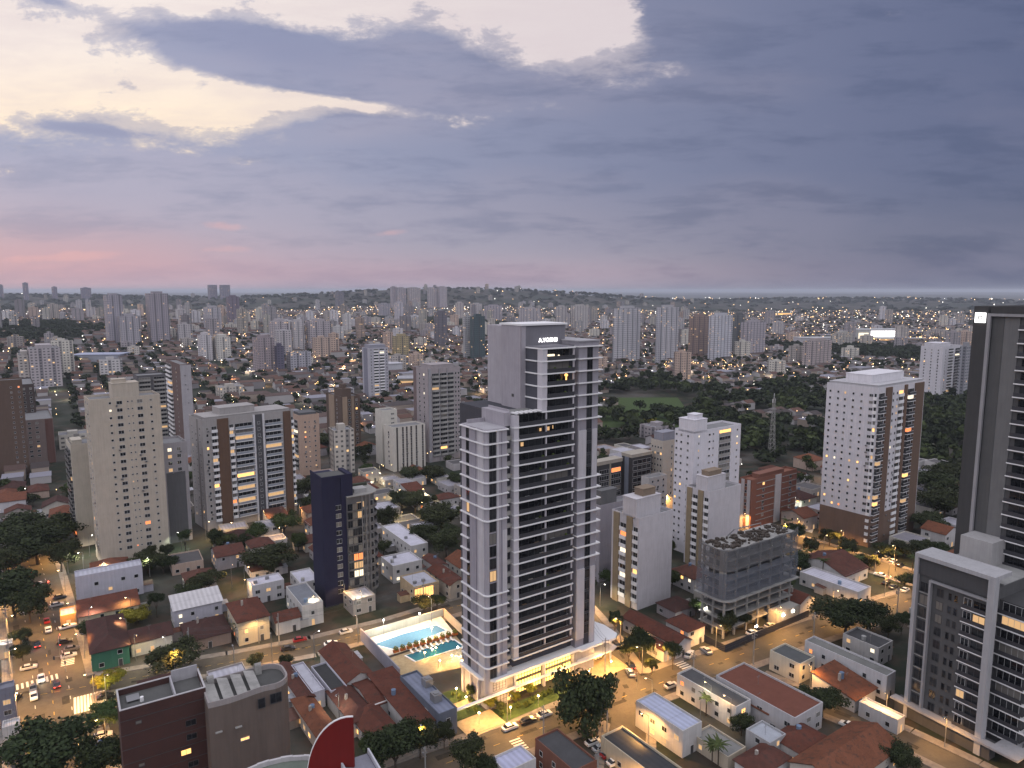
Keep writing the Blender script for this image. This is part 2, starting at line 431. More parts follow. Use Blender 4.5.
# ================================================================ ground, air, roads
def build_ground():
    rs = [0, 40, 80] + [80 * 1.115 ** k for k in range(1, 58)]
    na = 200; v = [(0, 0, 0)]; f = []
    for r in rs[1:]:
        for i in range(na):
            t = 2 * math.pi * i / na; x, y = r * math.sin(t), r * math.cos(t); v.append((x, y, terrain(x, y) if y > -2000 else 0.0))
    for i in range(na): f.append((0, 1 + (i + 1) % na, 1 + i))
    for k in range(len(rs) - 2):
        a = 1 + k * na
        for i in range(na): f.append((a + i, a + (i + 1) % na, a + na + (i + 1) % na, a + na + i))
    mb = MB(); mb.v = v; mb.f = f; mb.m = [0] * len(f)
    o = link('ground', mb.mesh('ground', GROUND)); o['kind'] = 'structure'
    for p in o.data.polygons: p.use_smooth = True
build_ground()
hz = MB().box(-42000, 42000, -3000, 42000, -12, 150); ho = link('haze', None)
bpy.data.objects.remove(ho)
HM = bpy.data.materials.new('evening_haze'); HM.use_nodes = True; HM.node_tree.nodes.clear()
_pv = HM.node_tree.nodes.new('ShaderNodeVolumePrincipled'); _pv.inputs['Color'].default_value = (.80, .86, .99, 1); _pv.inputs['Density'].default_value = 7.0e-5
_pv.inputs['Anisotropy'].default_value = .2
_mo = HM.node_tree.nodes.new('ShaderNodeOutputMaterial'); HM.node_tree.links.new(_pv.outputs[0], _mo.inputs['Volume'])
ho = link('haze', hz.mesh('haze', HM)); ho['kind'] = 'stuff'

ROADS = []                                                   # (points, half width)
def road_strip(name, pts, hw, z, mat, walk=True):
    mb = MB(); L = []
    for i, p in enumerate(pts):
        a = pts[max(0, i - 1)]; b = pts[min(len(pts) - 1, i + 1)]
        d = Vector((b[0] - a[0], b[1] - a[1])).normalized(); nrm = Vector((-d.y, d.x))
        L.append(((p[0] + nrm.x * hw, p[1] + nrm.y * hw), (p[0] - nrm.x * hw, p[1] - nrm.y * hw)))
    for (l0, r0), (l1, r1) in zip(L, L[1:]):
        mb.poly([(*r0, z), (*r1, z), (*l1, z), (*l0, z)]); mark([r0, r1, l1, l0], 1.0)
    o = link(name, mb.mesh(name, mat)); o['kind'] = 'structure'
    ROADS.append((pts, hw))
    return o
def seg_dist(p, pts):
    best = 1e9
    for a, b in zip(pts, pts[1:]):
        vx, vy = b[0] - a[0], b[1] - a[1]; t = max(0, min(1, ((p[0] - a[0]) * vx + (p[1] - a[1]) * vy) / (vx * vx + vy * vy)))
        best = min(best, math.hypot(p[0] - a[0] - vx * t, p[1] - a[1] - vy * t))
    return best
def walk_line(pts, off, step=2.0):
    for a, b in zip(pts, pts[1:]):
        l = math.dist(a, b); n = max(1, int(l / step)); d = ((b[0] - a[0]) / l, (b[1] - a[1]) / l)
        for i in range(n):
            t = (i + .5) * l / n; yield (a[0] + d[0] * t - d[1] * off, a[1] + d[1] * t + d[0] * off), math.atan2(d[1], d[0]), l / n
S1 = [(-75, 119), (-8, 158), (12, 170), (35, 184), (55, 196), (77, 208), (101, 221), (150, 246)]
S2 = [(20, 128), (26, 152), (30, 170), (34, 184), (31, 200), (27, 220), (20, 244), (0, 300)]
S3 = [(-60, 95), (-84, 126), (-112, 162), (-128, 185), (-144, 207), (-159, 227), (-185, 262), (-205, 288)]
S4 = [(-200, 150), (-160, 168), (-130, 182), (-110, 190), (-85, 199), (-62, 209), (-40, 222), (-20, 237), (22, 262), (60, 283)]
S5 = [(60, 372), (118, 312), (130, 298), (142, 281), (155, 262), (185, 228)]
S6 = [(70, 190), (89, 172), (97, 163), (106, 151), (120, 130)]
for nm, pts, hw, z in (('front_street', S1, 5.5, .060), ('cross_street', S2, 4.5, .052), ('avenue', S3, 8.5, .044), ('back_street', S4, 4.6, .036), ('palm_street', S5, 6.5, .028), ('side_lane', S6, 3.6, .020)):
    road_strip(nm, pts, hw, z, ASPH)
def sidewalks():
    mb = MB(); n = len(ROADS)
    for k in range(n):
        pts, hw = ROADS[k]
        for sgn in (-1, 1):
            for p, a, l in walk_line(pts, sgn * (hw + 1.35)):
                if any(seg_dist(p, q[0]) < q[1] + 1.5 for i, q in enumerate(ROADS) if i != k): continue
                c, s = math.cos(a), math.sin(a); w, h = l / 2 + .05, 1.3
                q = [(p[0] + c * i - s * j, p[1] + s * i + c * j) for i, j in ((-w, -h), (w, -h), (w, h), (-w, h))]
                mb.prism(q, .004, .15 + .0007 * (k * 2 + (sgn > 0))); mark(q, .5)
    o = link('pavement', mb.mesh('pavement', PAVE)); o['kind'] = 'structure'
sidewalks()
def markings():
    mb = MB()
    def stripe(c, a, l, w, m=0):
        co, s = math.cos(a), math.sin(a)
        mb.poly([(c[0] + co * i * l / 2 - s * j * w / 2, c[1] + s * i * l / 2 + co * j * w / 2, .094) for i, j in ((-1, -1), (1, -1), (1, 1), (-1, 1))], m)
    def zebra(c, a, width, n, l=3.4):                        # a: direction of travel; bars lie along it
        for i in range(n):
            o = (i - (n - 1) / 2) * width / n; stripe((c[0] - math.sin(a) * o, c[1] + math.cos(a) * o), a, l, .55)
    zebra(G(684, 666, 0)[:2], R(30), 9.5, 9, 3.6)
    zebra(G(90, 702, 0)[:2], R(122), 3.8 * 2, 10, 9)
    zebra(G(30, 684, 0)[:2], R(127), 14, 12)
    zebra(G(68, 660, 0)[:2], R(30), 7.5, 7)
    zebra(G(522, 748, 0)[:2], R(30), 8, 8, 3)
    for pts, hw, off in ((S1, 5.5, 0), (S3, 8.5, 0), (S3, 8.5, 4), (S3, 8.5, -4)):
        for i, (p, a, l) in enumerate(walk_line(pts, off, 3.0)):
            if i % 2 == 0 and (off or i % 4 < 3): stripe(p, a, 1.8, .14, 1 if off == 0 else 0)
    for p, a, l in walk_line(S4, 0, 3.0): stripe(p, a, 1.6, .12, 1)
    o = link('road_markings', mb.mesh('road_markings', [PAINT, YPAINT])); o['kind'] = 'structure'
markings()
def patches():
    mb = MB(); g = random.Random(17); n = 0
    for pts, hw in ((S1, 5.5), (S2, 4.5), (S3, 8.5), (S4, 4.6), (S6, 3.6)):
        for p, a, l in walk_line(pts, 0, 5.0):
            if g.random() < .6:
                o = g.uniform(-hw + 1.2, hw - 1.2); c = (p[0] - math.sin(a) * o, p[1] + math.cos(a) * o); L, w = g.uniform(1, 5), g.uniform(.6, 1.8); n += 1; co, s = math.cos(a), math.sin(a)
                mb.poly([(c[0] + co * i * L / 2 - s * j * w / 2, c[1] + s * i * L / 2 + co * j * w / 2, .0635 + .00008 * n) for i, j in ((-1, -1), (1, -1), (1, 1), (-1, 1))])
    o = link('road_patches', mb.mesh('road_patches', m_paving('tar_patch', (.030, .028, .025), (.06, .052, .042), 1.0))); o['kind'] = 'structure'
patches()

# ================================================================ tall buildings
WT = {}
def win_mesh(w, h, mat, fr=None):                                     # framed window facing -y, origin at its sill centre
    fr = fr or FRAME; k = ('w', round(w, 2), round(h, 2), mat.name, fr.name)
    if k not in WT:
        mb = MB(); t = .09
        mb.poly([(-w / 2, -.03, 0), (w / 2, -.03, 0), (w / 2, -.03, h), (-w / 2, -.03, h)], 1)
        mb.box(-w / 2 - t, w / 2 + t, -.10, .01, -t - .04, 0, 0).box(-w / 2 - t, w / 2 + t, -.07, .01, h, h + t, 0)
        mb.box(-w / 2 - t, -w / 2, -.07, .01, 0, h, 0).box(w / 2, w / 2 + t, -.07, .01, 0, h, 0)
        if w > 1.3: mb.box(-.035, .035, -.06, -.025, 0, h, 0)
        if w > 3.6: mb.box(-w / 4 - .035, -w / 4 + .035, -.06, -.025, 0, h, 0).box(w / 4 - .035, w / 4 + .035, -.06, -.025, 0, h, 0)
        WT[k] = mb.mesh('window', [fr, mat])
    return WT[k]
def balc_mesh(w, d, slab, rail, hr=1.05, t=.28):
    k = ('b', round(w, 2), round(d, 2), slab.name, rail.name)
    if k not in WT:
        mb = MB().box(-w / 2, w / 2, -d, -.01, -t, 0, 0)
        mb.box(-w / 2 + .04, w / 2 - .04, -d + .02, -d + .10, .005, hr, 1).box(-w / 2 + .04, -w / 2 + .12, -d + .105, -.02, .005, hr, 1).box(w / 2 - .12, w / 2 - .04, -d + .105, -.02, .005, hr, 1)
        mb.box(-w / 2 + .02, w / 2 - .02, -d, -d + .12, hr + .005, hr + .07, 0)
        WT[k] = mb.mesh('balcony', [slab, rail])
    return WT[k]
def ledge_mesh(w, d, t, mat):
    k = ('l', round(w, 2), d, t, mat.name)
    if k not in WT: WT[k] = MB().box(-w / 2, w / 2, -d, -.005, -t, 0).mesh('ledge', [mat])
    return WT[k]
LITS = [WARM, WARM, WARM2, WARM2, WARM2, WARM2, PALE, RED]
def glass(lit, rnd=random):
    q = rnd.random()
    if q < lit: return rnd.choice(LITS)
    return CURT if q < lit + .10 else GLASS
class Bld:
    """slots for the repeated pieces of one building; past the cap the rest become one piece"""
    def __init__(s, root, cap=100): s.root = root; s.cap = cap; s.sl = []
    def put(s, name, mesh, loc, rz=0): s.sl.append((name, mesh, loc, rz))
    def face(s, name, mesh, face, pos, z, out=0.0):
        if face == 'F': s.put(name, mesh, (pos, -out, z))
        else: s.put(name, mesh, (-out, pos, z), -math.pi / 2)
    def done(s):
        M = Matrix.Translation(s.root.location) @ Matrix.Rotation(s.root.rotation_euler.z, 4, 'Z'); cam_p = Vector((0, 0, H))
        by = {}
        for q in s.sl: by.setdefault(q[0], []).append(q)
        for nm, l in by.items():
            l.sort(key=lambda q: (M @ Vector(q[2]) - cam_p).length)
            for q in l[:s.cap]: link(nm, q[1], s.root, q[2], q[3])
            if len(l) > s.cap:
                mats = []; mb = MB()
                for q in l[s.cap:]:
                    for m in q[1].materials:
                        if m not in mats: mats.append(m)
                for q in l[s.cap:]: mb.add(q[1], Matrix.Translation(q[2]) @ Matrix.Rotation(q[3], 4, 'Z'), mats)
                part(nm, mb, mats, s.root)['kind'] = 'stuff'
LAND = []                                                     # landmarks that labels may refer to: (phrase, x, y)
def block_body(W, D, z0, z1, par=.9):
    mb = MB().box(0, W, 0, D, z0, z1)
    t = .22
    mb.box(0, W, 0, t, z1 - .01, z1 + par).box(0, W, D - t, D, z1 - .01, z1 + par).box(0, t, t, D - t, z1 - .01, z1 + par).box(W - t, W, t, D - t, z1 - .01, z1 + par)
    return mb
def tower(name, label, cat, xl, xn, xr, top, base=None, Y=None, th=33, col=(.55, .53, .54), Fc=(), Lc=(), fl=3.0, zf=4.0, lit=.06, extra=(), far=False,
          land=None, group=None, D=None, W=None, roofcol=(.2, .2, .21), seed=1):
    rnd = random.Random(seed + int(xn * 7 + top))
    if base: n = G(*base)
    else:
        n = at_depth(xn, top, Y); n = (n[0], n[1], terrain(n[0], n[1]))
    zt = at_depth(xn, top, n[1])[2]; h = zt - n[2]
    w, d = spans(n, zt, xl, xr, th)
    if W: w = W
    if D: d = D
    w = min(max(w, 5), 60); d = min(max(d, 5), 45)
    root = thing(name, label, cat, n, R(th), group)
    mark(rect(n, th, w, d), 3)
    c = shift(n, th, w / 2, d / 2)
    if land: LAND.append((land, c[0], c[1]))
    body = block_body(w, d, -3, h)
    part('wall', body, FAR if far else WALL, root, col, uv=far)
    part('roof', MB().poly([(.22, .22, h + .03), (w - .22, .22, h + .03), (w - .22, d - .22, h + .03), (.22, d - .22, h + .03)]), FELT, root, roofcol)
    for e in extra:
        x0, x1, y0, y1, hh = e[:5]; ec = e[5] if len(e) > 5 else col
        mb = MB().box(w * x0, w * x1, d * y0, d * y1, h + .04, h + hh)
        mb.box(w * x0 - .15, w * x1 + .15, d * y0 - .15, d * y1 + .15, h + hh + .002, h + hh + .22)
        part('machine_room', mb, WALL, root, ec)
    B = Bld(root); nf = int((h - zf + .3) // fl)
    for fc, els, L in (('F', Fc, w), ('L', Lc, d)):
        for e in els:
            k = e[0]
            if k == 'w':                                      # window column: fraction, width, height
                for i in range(nf): B.face('window', win_mesh(e[2], e[3], glass(lit, rnd)), fc, L * e[1], zf + i * fl + (e[4] if len(e) > 4 else 1.0))
            elif k == 'g':                                    # strip of glazing f0..f1
                for i in range(nf): B.face('window', win_mesh(L * (e[2] - e[1]) - .3, e[3], glass(lit, rnd)), fc, L * (e[1] + e[2]) / 2, zf + i * fl + (e[4] if len(e) > 4 else .7))
            elif k == 'b':                                    # vertical band in another colour
                x0, x1 = L * e[1], L * e[2]; pr = e[4] if len(e) > 4 else .25; z1 = h + .5 if len(e) < 6 else h * e[5]
                mb = MB().box(x0, x1, -pr, -.002, -.5, z1) if fc == 'F' else MB().box(-pr, -.002, x0, x1, -.5, z1)
                part('facade_band', mb, WALL, root, e[3])
            elif k == 'B':                                    # balcony column f0..f1 with doors behind
                ww = L * (e[2] - e[1]); rail = {'w': WHITE, 'p': PGLASS, 'g': RAIL, 'c': CONC}[e[4] if len(e) > 4 else 'g']
                for i in range(nf):
                    B.face('balcony', balc_mesh(ww, e[3], e[5] if len(e) > 5 else WHITE, rail), fc, L * (e[1] + e[2]) / 2, zf + i * fl)
                    B.face('window', win_mesh(ww - .5, 2.15, glass(lit * 1.6, rnd)), fc, L * (e[1] + e[2]) / 2, zf + i * fl + .25)
            elif k == 's':                                    # ledge at every floor
                for i in range(nf + 1): B.face('ledge', ledge_mesh(L * (e[2] - e[1]), e[3], .25, e[4] if len(e) > 4 else WHITE), fc, L * (e[1] + e[2]) / 2, zf + i * fl - .35)
    if not far:
        acm = MB().box(-.42, .42, -.42, -.02, 0, .6, 0).box(-.34, .10, -.435, -.421, .08, .52, 1).mesh('air_conditioner', [STEEL, DKTRIM])
        for fc, els, L in (('F', Fc, w), ('L', Lc, d)):
            for e in els:
                if e[0] == 'w' and e[2] > .85:
                    for i in range(nf):
                        if rnd.random() < .16: B.face('air_conditioner', acm, fc, L * e[1] + rnd.choice([-.5, .5]) * e[2], zf + i * fl + .15)
    B.done()
    return root, w, d, h
# ---------------------------------------------------------------- the main tower
def main_tower():
    th = 35; n = G(487, 711); z0 = 8.3; fh = 3.335
    root = thing('apartment_tower', 'tallest lavender grey residential tower with white floor slabs, lit sign and glowing lobby', 'apartment tower', n, R(th))
    LAND.append(('the tall tower with the lit sign', *shift(n, th, 15, 10)))
    mark(rect(shift(n, th, -14, -9), th, 62, 36), 1)
    W2 = (.40, .375, .42); W3 = (.54, .52, .56); GR = (.21, .205, .235)
    B = Bld(root); rnd = random.Random(5); lv = lambda k: z0 + k * fh
    # left wing: rounded corner, 20 floors
    arc = lambda r, o=0: [(r - o - (r) * math.cos(t) + 0, r - o - r * math.sin(t)) for t in [i * math.pi / 2 / 6 for i in range(7)]]
    def wing_pts(o, x1=6.5, y1=11.8, r=.9):                  # o: outward offset
        a = [(r - (r + o) * math.cos(t), r - (r + o) * math.sin(t)) for t in [i * math.pi / 2 / 6 for i in range(7)]]
        return a + [(x1, -o), (x1, y1), (-o, y1)]
    mb = MB().prism(wing_pts(0), 0, lv(20) + .25); wl = part('wall', mb, WALL, root, W2)
    part('roof', MB().prism(wing_pts(-.25), lv(20) + .255, lv(20) + .29), FELT, root, (.35, .34, .37))
    full = MB().prism(wing_pts(.45, 6.9, 12.2), -.30, 0); fm = full.mesh('ledge', [WHITE])
    half = MB().box(-.45, 1.2, 8.2, 12.2, -.30, 0).mesh('ledge', [WHITE])
    for k in range(1, 21): B.put('ledge', half if 8 <= k <= 12 else fm, (0, 0, lv(k)))
    for k in range(20):
        z = lv(k) + .35
        B.put('window', win_mesh(1.9, 2.7, glass(.02, rnd), DKTRIM), (2.05, 0, z - .1))
        B.put('window', win_mesh(1.3, 2.5, glass(.02, rnd), DKTRIM), (0, 8.7, z), -math.pi / 2)
    for q in ((4.75, 5.0, -.22, -.003, z0 + .1, lv(20)), (-.18, -.003, 4.6, 7.6, z0 + .1, lv(20))): part('facade_band', MB().box(*q), WALL, root, (.34, .32, .37))
    for q in ((3.25, 3.9, -.2, -.003, z0 + .1, lv(20)), (-.16, -.003, .95, 3.6, z0 + .1, lv(20)), (5.01, 6.45, -.12, -.003, lv(7), lv(12))): part('facade_band', MB().box(*q), WALL, root, W3)
    # dark recess and core body behind
    part('wall', MB().box(6.52, 8.6, 1.6, 12, 0, lv(21)), WALL, root, (.045, .045, .055))
    for k in range(20): B.put('ledge', ledge_mesh(2.0, .8, 1.1, CONC), (7.55, 1.6, lv(k) + 1.0))
    part('wall', MB().box(8.61, 28.6, 1.9, 27, 0, lv(21) - .35), WALL, root, (.07, .07, .085))
    part('wall', MB().box(19.2, 28.6, 1.9, 7.5, lv(21) - .34, lv(26) - .36), WALL, root, (.07, .07, .085))
    # balcony block: one balcony per floor, 26 floors
    bal = {}
    def balcony(x0, key, fin):
        mb = MB(); x1 = 28.9
        mb.box(x0 - .1, x1, -.35, 2.2, -.34, 0, 0)
        mb.box(x0 + 1.7, x1 - .2, -.15, -.08, .02, 1.05, 1)
        mb.box(x0 + 1.7, x1 - .2, -.17, -.06, 1.055, 1.11, 2)
        mb.box(19.05, 19.35, -.12, .35, .005, fh - .345, 3); mb.box(28.3, 28.6, -.12, .35, .005, fh - .345, 3)
        if fin: mb.box(x0, x0 + 1.6, -.1, 1.9, .005, fh - .345, 3)
        return mb.mesh('balcony', [WHITE, RAIL, DKTRIM, WTRIM])
    WTRIM = plain('tower_render', (.50, .475, .52), .8)
    lo = balcony(8.6, 'lo', True); up = balcony(17.6, 'up', True)
    rail_parts = []
    for k in range(1, 26):
        x0 = 8.6 if k <= 20 else 17.6
        B.put('balcony', lo if k <= 20 else up, (0, 0, lv(k) if k < 27 else 0))
        for a, b in ((x0 + 1.8, 19.0), (19.4, 28.2)):
            if b - a > 1:
                g = rnd.choice([GLASS, GLASS, GLASS, GLASS, CURT, GLASS, GLASS, WARM2 if rnd.random() < .25 else GLASS])
                if (k, b > 20) in ((99, True),): g = WARM2
                B.put('window', win_mesh(b - a, 2.65, g, DKTRIM), ((a + b) / 2, 1.88, lv(k) + .1))
    B.put('roof_slab', MB().box(17.4, 28.9, -.35, 7.5, -.34, 0).mesh('roof_slab', [WHITE]), (0, 0, lv(26)))
    part('roof', MB().box(17.7, 28.6, .2, 7.45, lv(26) + .003, lv(26) + .25), FELT, root, (.17, .165, .19))
    # a hanging lamp and a lit room two and four floors below the roof
    part('ceiling_lamp', MB().ball((26.6, .9, lv(23) + 2.3), .5, .5, .45).box(26.4, 26.8, .8, 1.0, lv(23) + .9, lv(23) + 1.8), [WARM], root)
    part('ceiling_lamp', MB().box(20.4, 22.8, 1.2, 1.4, lv(25) + .9, lv(25) + 1.5).ball((24.3, 1.3, lv(25) + 1.0), .3, .3, .3), [PALE], root)
    part('ceiling_lamp', MB().box(11.8, 12.6, 1.2, 1.4, lv(18) + 1.1, lv(18) + 2.1), [WARM2], root)
    part('ceiling_lamp', MB().box(18.0, 18.6, 1.3, 1.45, lv(19) + 1.1, lv(19) + 1.9).box(20.6, 21.3, 1.3, 1.45, lv(19) + 1.0, lv(19) + 2.0).box(22.4, 22.6, 1.3, 1.45, lv(19) + 1.3, lv(19) + 2.2), [WARM2], root)
    for q in range(34):
        k = rnd.randrange(1, 26); x = rnd.uniform(11, 27.5) if k <= 20 else rnd.uniform(20, 27.5)
        if rnd.random() < .5: part('balcony_plant', MB().box(-.22, .22, -.22, .22, .01, .5).ball((0, 0, .95), .42, .42, .5), LEAF, root, (.05, .075, .02), loc=(x, .5, lv(k)))
        else: part('balcony_table', MB().box(-.7, .7, -.35, .35, .68, .74).box(-.06, .06, -.06, .06, .01, .68).box(-1.1, -.8, -.25, .25, .01, .45).box(.8, 1.1, -.25, .25, .01, .45), WALL, root, rnd.choice([(.45, .40, .35), (.20, .12, .07), (.5, .5, .5)]), loc=(x, .9, lv(k)))
    # side return of the upper block
    part('facade_band', MB().box(17.62, 19.2, 1.95, 7.4, lv(21), lv(26) - .4), WALL, root, (.09, .09, .11))
    for k in range(21, 26): B.put('ledge', MB().box(17.3, 19.2, 2.2, 7.4, -.34, 0).mesh('ledge', [WHITE]), (0, 0, lv(k)))
    # terrace on the step
    part('roof', MB().box(8.7, 17.5, 1.2, 7.4, lv(21) - .33, lv(21) + .02), FELT, root, (.22, .22, .22))
    pg = MB(); [pg.box(9.2 + i * 1.5, 10.0 + i * 1.5, -.2, 2.4, lv(21) + .021, lv(21) + .34) for i in range(6)]
    part('pergola', pg, WHITE, root)
    part('parapet', MB().box(6.5, 8.59, 1.4, 12, lv(20) + .26, lv(21) + .5).box(1.0, 6.4, 10.5, 10.8, lv(20) + .29, lv(20) + 1.3).box(8.6, 8.9, 2.3, 12, lv(21), lv(21) + 1.0), WALL, root, W2)
    # crown
    part('wall', MB().box(16.5, 31.4, 7.51, 17.0, lv(20), 100.6), WALL, root, GR)
    part('facade_band', MB().box(16.1, 16.49, 7.2, 16.6, lv(20), 100.55).box(16.1, 17.6, 7.19, 7.49, lv(20), 100.55), WALL, root, W2)
    part('wall', MB().box(17.3, 31.0, 17.6, 25.5, lv(20), 100.2), WALL, root, (.44, .415, .46))
    part('roof', MB().box(15.9, 31.8, 6.9, 17.4, 100.61, 101.1), WHITE, root)
    part('vent', MB().box(15.98, 16.09, 10.6, 11.5, lv(22) - .6, lv(22) + .2), DKTRIM, root)
    t = bpy.data.curves.new('sign', 'FONT'); t.body = 'A.YOSHII'; t.size = 1.5; t.extrude = .06; t.align_x = 'CENTER'; t.space_character = 1.08; t.offset = .03
    t.materials.append(SIGNW); to = bpy.data.objects.new("sign_curve", t); COL.objects.link(to); bpy.context.view_layer.update()
    sm_ = bpy.data.meshes.new_from_object(to.evaluated_get(bpy.context.evaluated_depsgraph_get())); bpy.data.objects.remove(to)
    s = link("sign", sm_, root, (25.4, 7.40, 96.0)); s.rotation_euler = (R(90), 0, 0); s["label"] = "lit white sign lettering"
    # dark slot and right wing
    part('wall', MB().box(28.61, 30.2, 2.0, 26, 0, lv(26) + .2), WALL, root, (.055, .055, .065))
    part('wall', MB().box(30.21, 37.4, 0, 26, 0, lv(26) + 1.2), WALL, root, (.31, .295, .335))
    part('roof', MB().box(30.0, 37.7, -.3, 26.3, lv(26) + 1.21, lv(26) + 1.5), WALL, root, (.42, .41, .44))
    part('facade_band', MB().box(33.2, 35.2, -.02, -.003, z0 + .2, lv(26)), WALL, root, (.05, .05, .06))
    for q in ((30.3, 33.1, -.28, -.003, lv(1) - 1, lv(7)), (35.3, 37.0, -.28, -.003, z0 + .3, lv(7)), (30.3, 33.1, -.28, -.003, lv(15) + .1, lv(19)), (35.3, 37.0, -.28, -.003, lv(15) + .1, lv(19))): part('facade_band', MB().box(*q), WALL, root, W3)
    for k in range(1, 26):
        B.put('window', win_mesh(1.75, 2.5, GLASS, DKTRIM), (34.2, -.03, lv(k) + .2))
    rl = MB().box(29.9, 38.6, -.55, 3.0, -.30, 0).mesh('ledge', [WHITE])
    for k in list(range(8, 16)) + list(range(20, 27)): B.put('ledge', rl, (0, 0, lv(k)))
    # podium: canopy, mezzanine ledge, lobby glass, columns
    cano = [(-.6, -1.6), (46, -1.6), (48, .6), (48, 20), (38, 28), (-.6, 26)]
    part('canopy', MB().prism([(-1.0, 2.5), (2.0, -1.1), (30.5, -1.1), (31, -2.0), (44.0, -2.0), (46.3, -.3), (46.8, 6), (43, 20), (37.4, 24), (8.6, 24), (8.6, 12.4), (-1.0, 12.4)], z0 - .65, z0 - .05), WHITE, root)
    part('canopy', MB().box(-10.5, 31, -1.4, -.5, 3.98, 4.28).prism([(31.01, -1.5), (43.5, -1.5), (46, -.6), (46, 3), (31.01, 3)], 3.95, 4.35), WHITE, root, label='white mezzanine canopy reaching left over the garage gate')
    part('wall', MB().box(0.3, 8.6, .2, 11.5, 0, z0 - .66).box(30.6, 37, .6, 25.5, 0, z0 - .66), WALL, root, (.36, .33, .31))
    part('wall', MB().box(8.61, 30.55, 1.9, 25, 0, z0 - .66), WALL, root, (.3, .28, .26))
    def lob(x0, x1, za, zb, nn, y=1.55):
        mb = MB(); mb.poly([(x0, y, za), (x1, y, za), (x1, y, zb), (x0, y, zb)], 1)
        for i in range(nn + 1): xx = x0 + (x1 - x0) * i / nn; mb.box(xx - .07, xx + .07, y - .14, y - .01, za, zb, 0)
        for i in range(4): zz = za + (zb - za) * i / 3; mb.box(x0, x1, y - .12, y - .02, zz - .05, zz + .05, 0)
        return mb
    for a, b, k in ((10.4, 19.0, 9), (20.0, 29.8, 10)):
        for za, zb in ((.5, 3.85), (4.5, 7.5)): part('lobby_window', lob(a, b, za, zb, k), [DKTRIM, LOBBY], root)
    part('lobby_window', lob(2.0, 7.6, .4, 3.8, 5, .1), [DKTRIM, WARM], root); part('lobby_window', lob(2.0, 6.0, 4.6, 7.0, 4, .1), [DKTRIM, GLASS], root)
    for a, b, y in ((31.5, 36, .45), (37.8, 43, 2.5)): part('lobby_window', lob(a, b, .4, 3.8, 5, y), [DKTRIM, WARM], root); part('lobby_window', lob(a, b, 4.6, 7.4, 5, y), [DKTRIM, GLASS], root)
    for x in (9.4, 19.5, 30.2): B.put('column', MB().box(-.35, .35, -.5, .5, 0, z0 - .66).mesh('column', [WTRIM]), (x, .9, 0))
    for x, y in ((44.2, 0.2), (45.2, 8)): B.put('column', MB().tube((0, 0, 0), (0, 0, 3.94), .3, n=10).tube((0, 0, 4.36), (0, 0, z0 - .66), .3, n=10).mesh('column', [WHITE]), (x, y, 0))
    for y in (3.5, 7.5, 11.5): B.put('column', MB().box(-.25, .25, -.25, .25, 0, z0 - .66).mesh('column', [WTRIM]), (-.5, y, 0))
    B.done()
    for x, y, e in ((14, -2.8, 420), (24, -2.8, 420), (5, -2.8, 300), (38, -2.8, 360), (-2.6, 6, 250), (-2.6, 11, 250)):
        ld = bpy.data.lights.new('lobby_light', 'POINT'); ld.energy = e * 4.0; ld.color = (1, .56, .18); ld.shadow_soft_size = .4
        link('lobby_light', ld, root, (x, y, 5.2 if x > 0 else 3.0))
    return n, th
MT, MTH = main_tower()
# ---------------------------------------------------------------- the other tall buildings, near ones with every window
WH = (.66, .65, .69); BE = (.50, .45, .37); BR = (.14, .085, .06); TA = (.33, .27, .20); GY = (.34, .33, .36)
wcol = lambda *fs, w=1.2, h=1.2: [('w', f, w, h) for f in fs]
tower('apartment_tower', 'tall beige tower with small square windows and stepped roof box beside the avenue trees', 'apartment tower', 85, 91, 160, 402, base=(102, 567), th=38, col=(.50, .44, .375),
      Fc=[('w', .28, .8, .8, 1.3), ('w', .41, 1.9, 1.3), ('w', .53, .5, .5, 1.6), ('w', .59, .5, .5, 1.6), ('w', .70, 1.9, 1.3), ('w', .86, .8, .8, 1.3), ('s', 0, 1, .12, CONC)] [:-1],
      Lc=[('w', .3, 1.2, 1.2), ('w', .7, 1.2, 1.2)], lit=.10, extra=[(.34, .72, .2, .75, 6.0), (.36, .55, .3, .6, 7.5)], D=14, land='the beige tower')
tower('apartment_block', 'beige mid-rise slab with balconies on its left end, attached behind the beige tower', 'apartment block', 66, 74, 95, 447, base=(79, 548), th=38, col=(.52, .47, .40),
      Lc=[('B', .15, .55, 1.0, 'g', CONC), ('B', .6, .95, 1.0, 'g', CONC)], lit=.05, extra=[(.1, .5, .2, .7, 2.0)])
tower('apartment_tower', 'wide residential tower with two brown vertical bands and rows of glazed balconies', 'apartment tower', 179, 197, 293, 422, base=(208, 532), th=42, col=(.38, .36, .36),
      Fc=[('w', .05, .9, 1.2), ('B', .09, .15, 1.1, 'w'), ('b', .155, .27, BR, .5), ('B', .275, .325, 1.0, 'w'), ('B', .335, .53, 1.4, 'p'), ('b', .555, .64, (.09, .09, .10), .05), ('w', .60, 1.1, 1.2), ('b', .535, .555, WH, .6), ('b', .64, .66, WH, .6),
          ('B', .665, .855, 1.4, 'p'), ('b', .88, .965, BR, .5), ('B', .968, .999, 1.0, 'w')],
      Lc=[('w', .2, .7, 1.0), ('w', .5, .7, 1.0), ('w', .8, .7, 1.0), ('b', .33, .42, (.25, .23, .23), .1)], lit=.11, extra=[(.22, .6, .25, .8, 4.5), (.04, .97, .08, .95, 1.4)], D=17, land='the brown-banded tower')
tower('apartment_block', 'grey mid-rise with framed window panel squeezed between the beige and brown-banded towers', 'apartment block', 160, 163, 187, 446, base=(168, 545), th=38, col=(.36, .34, .36),
      Fc=[('b', .12, .86, (.12, .12, .13), .12, .72), ('w', .3, 1.5, 1.4), ('w', .66, 1.5, 1.4)], lit=.12, D=15)
GREYR = plain('grey_render', (.15, .145, .15), .8)
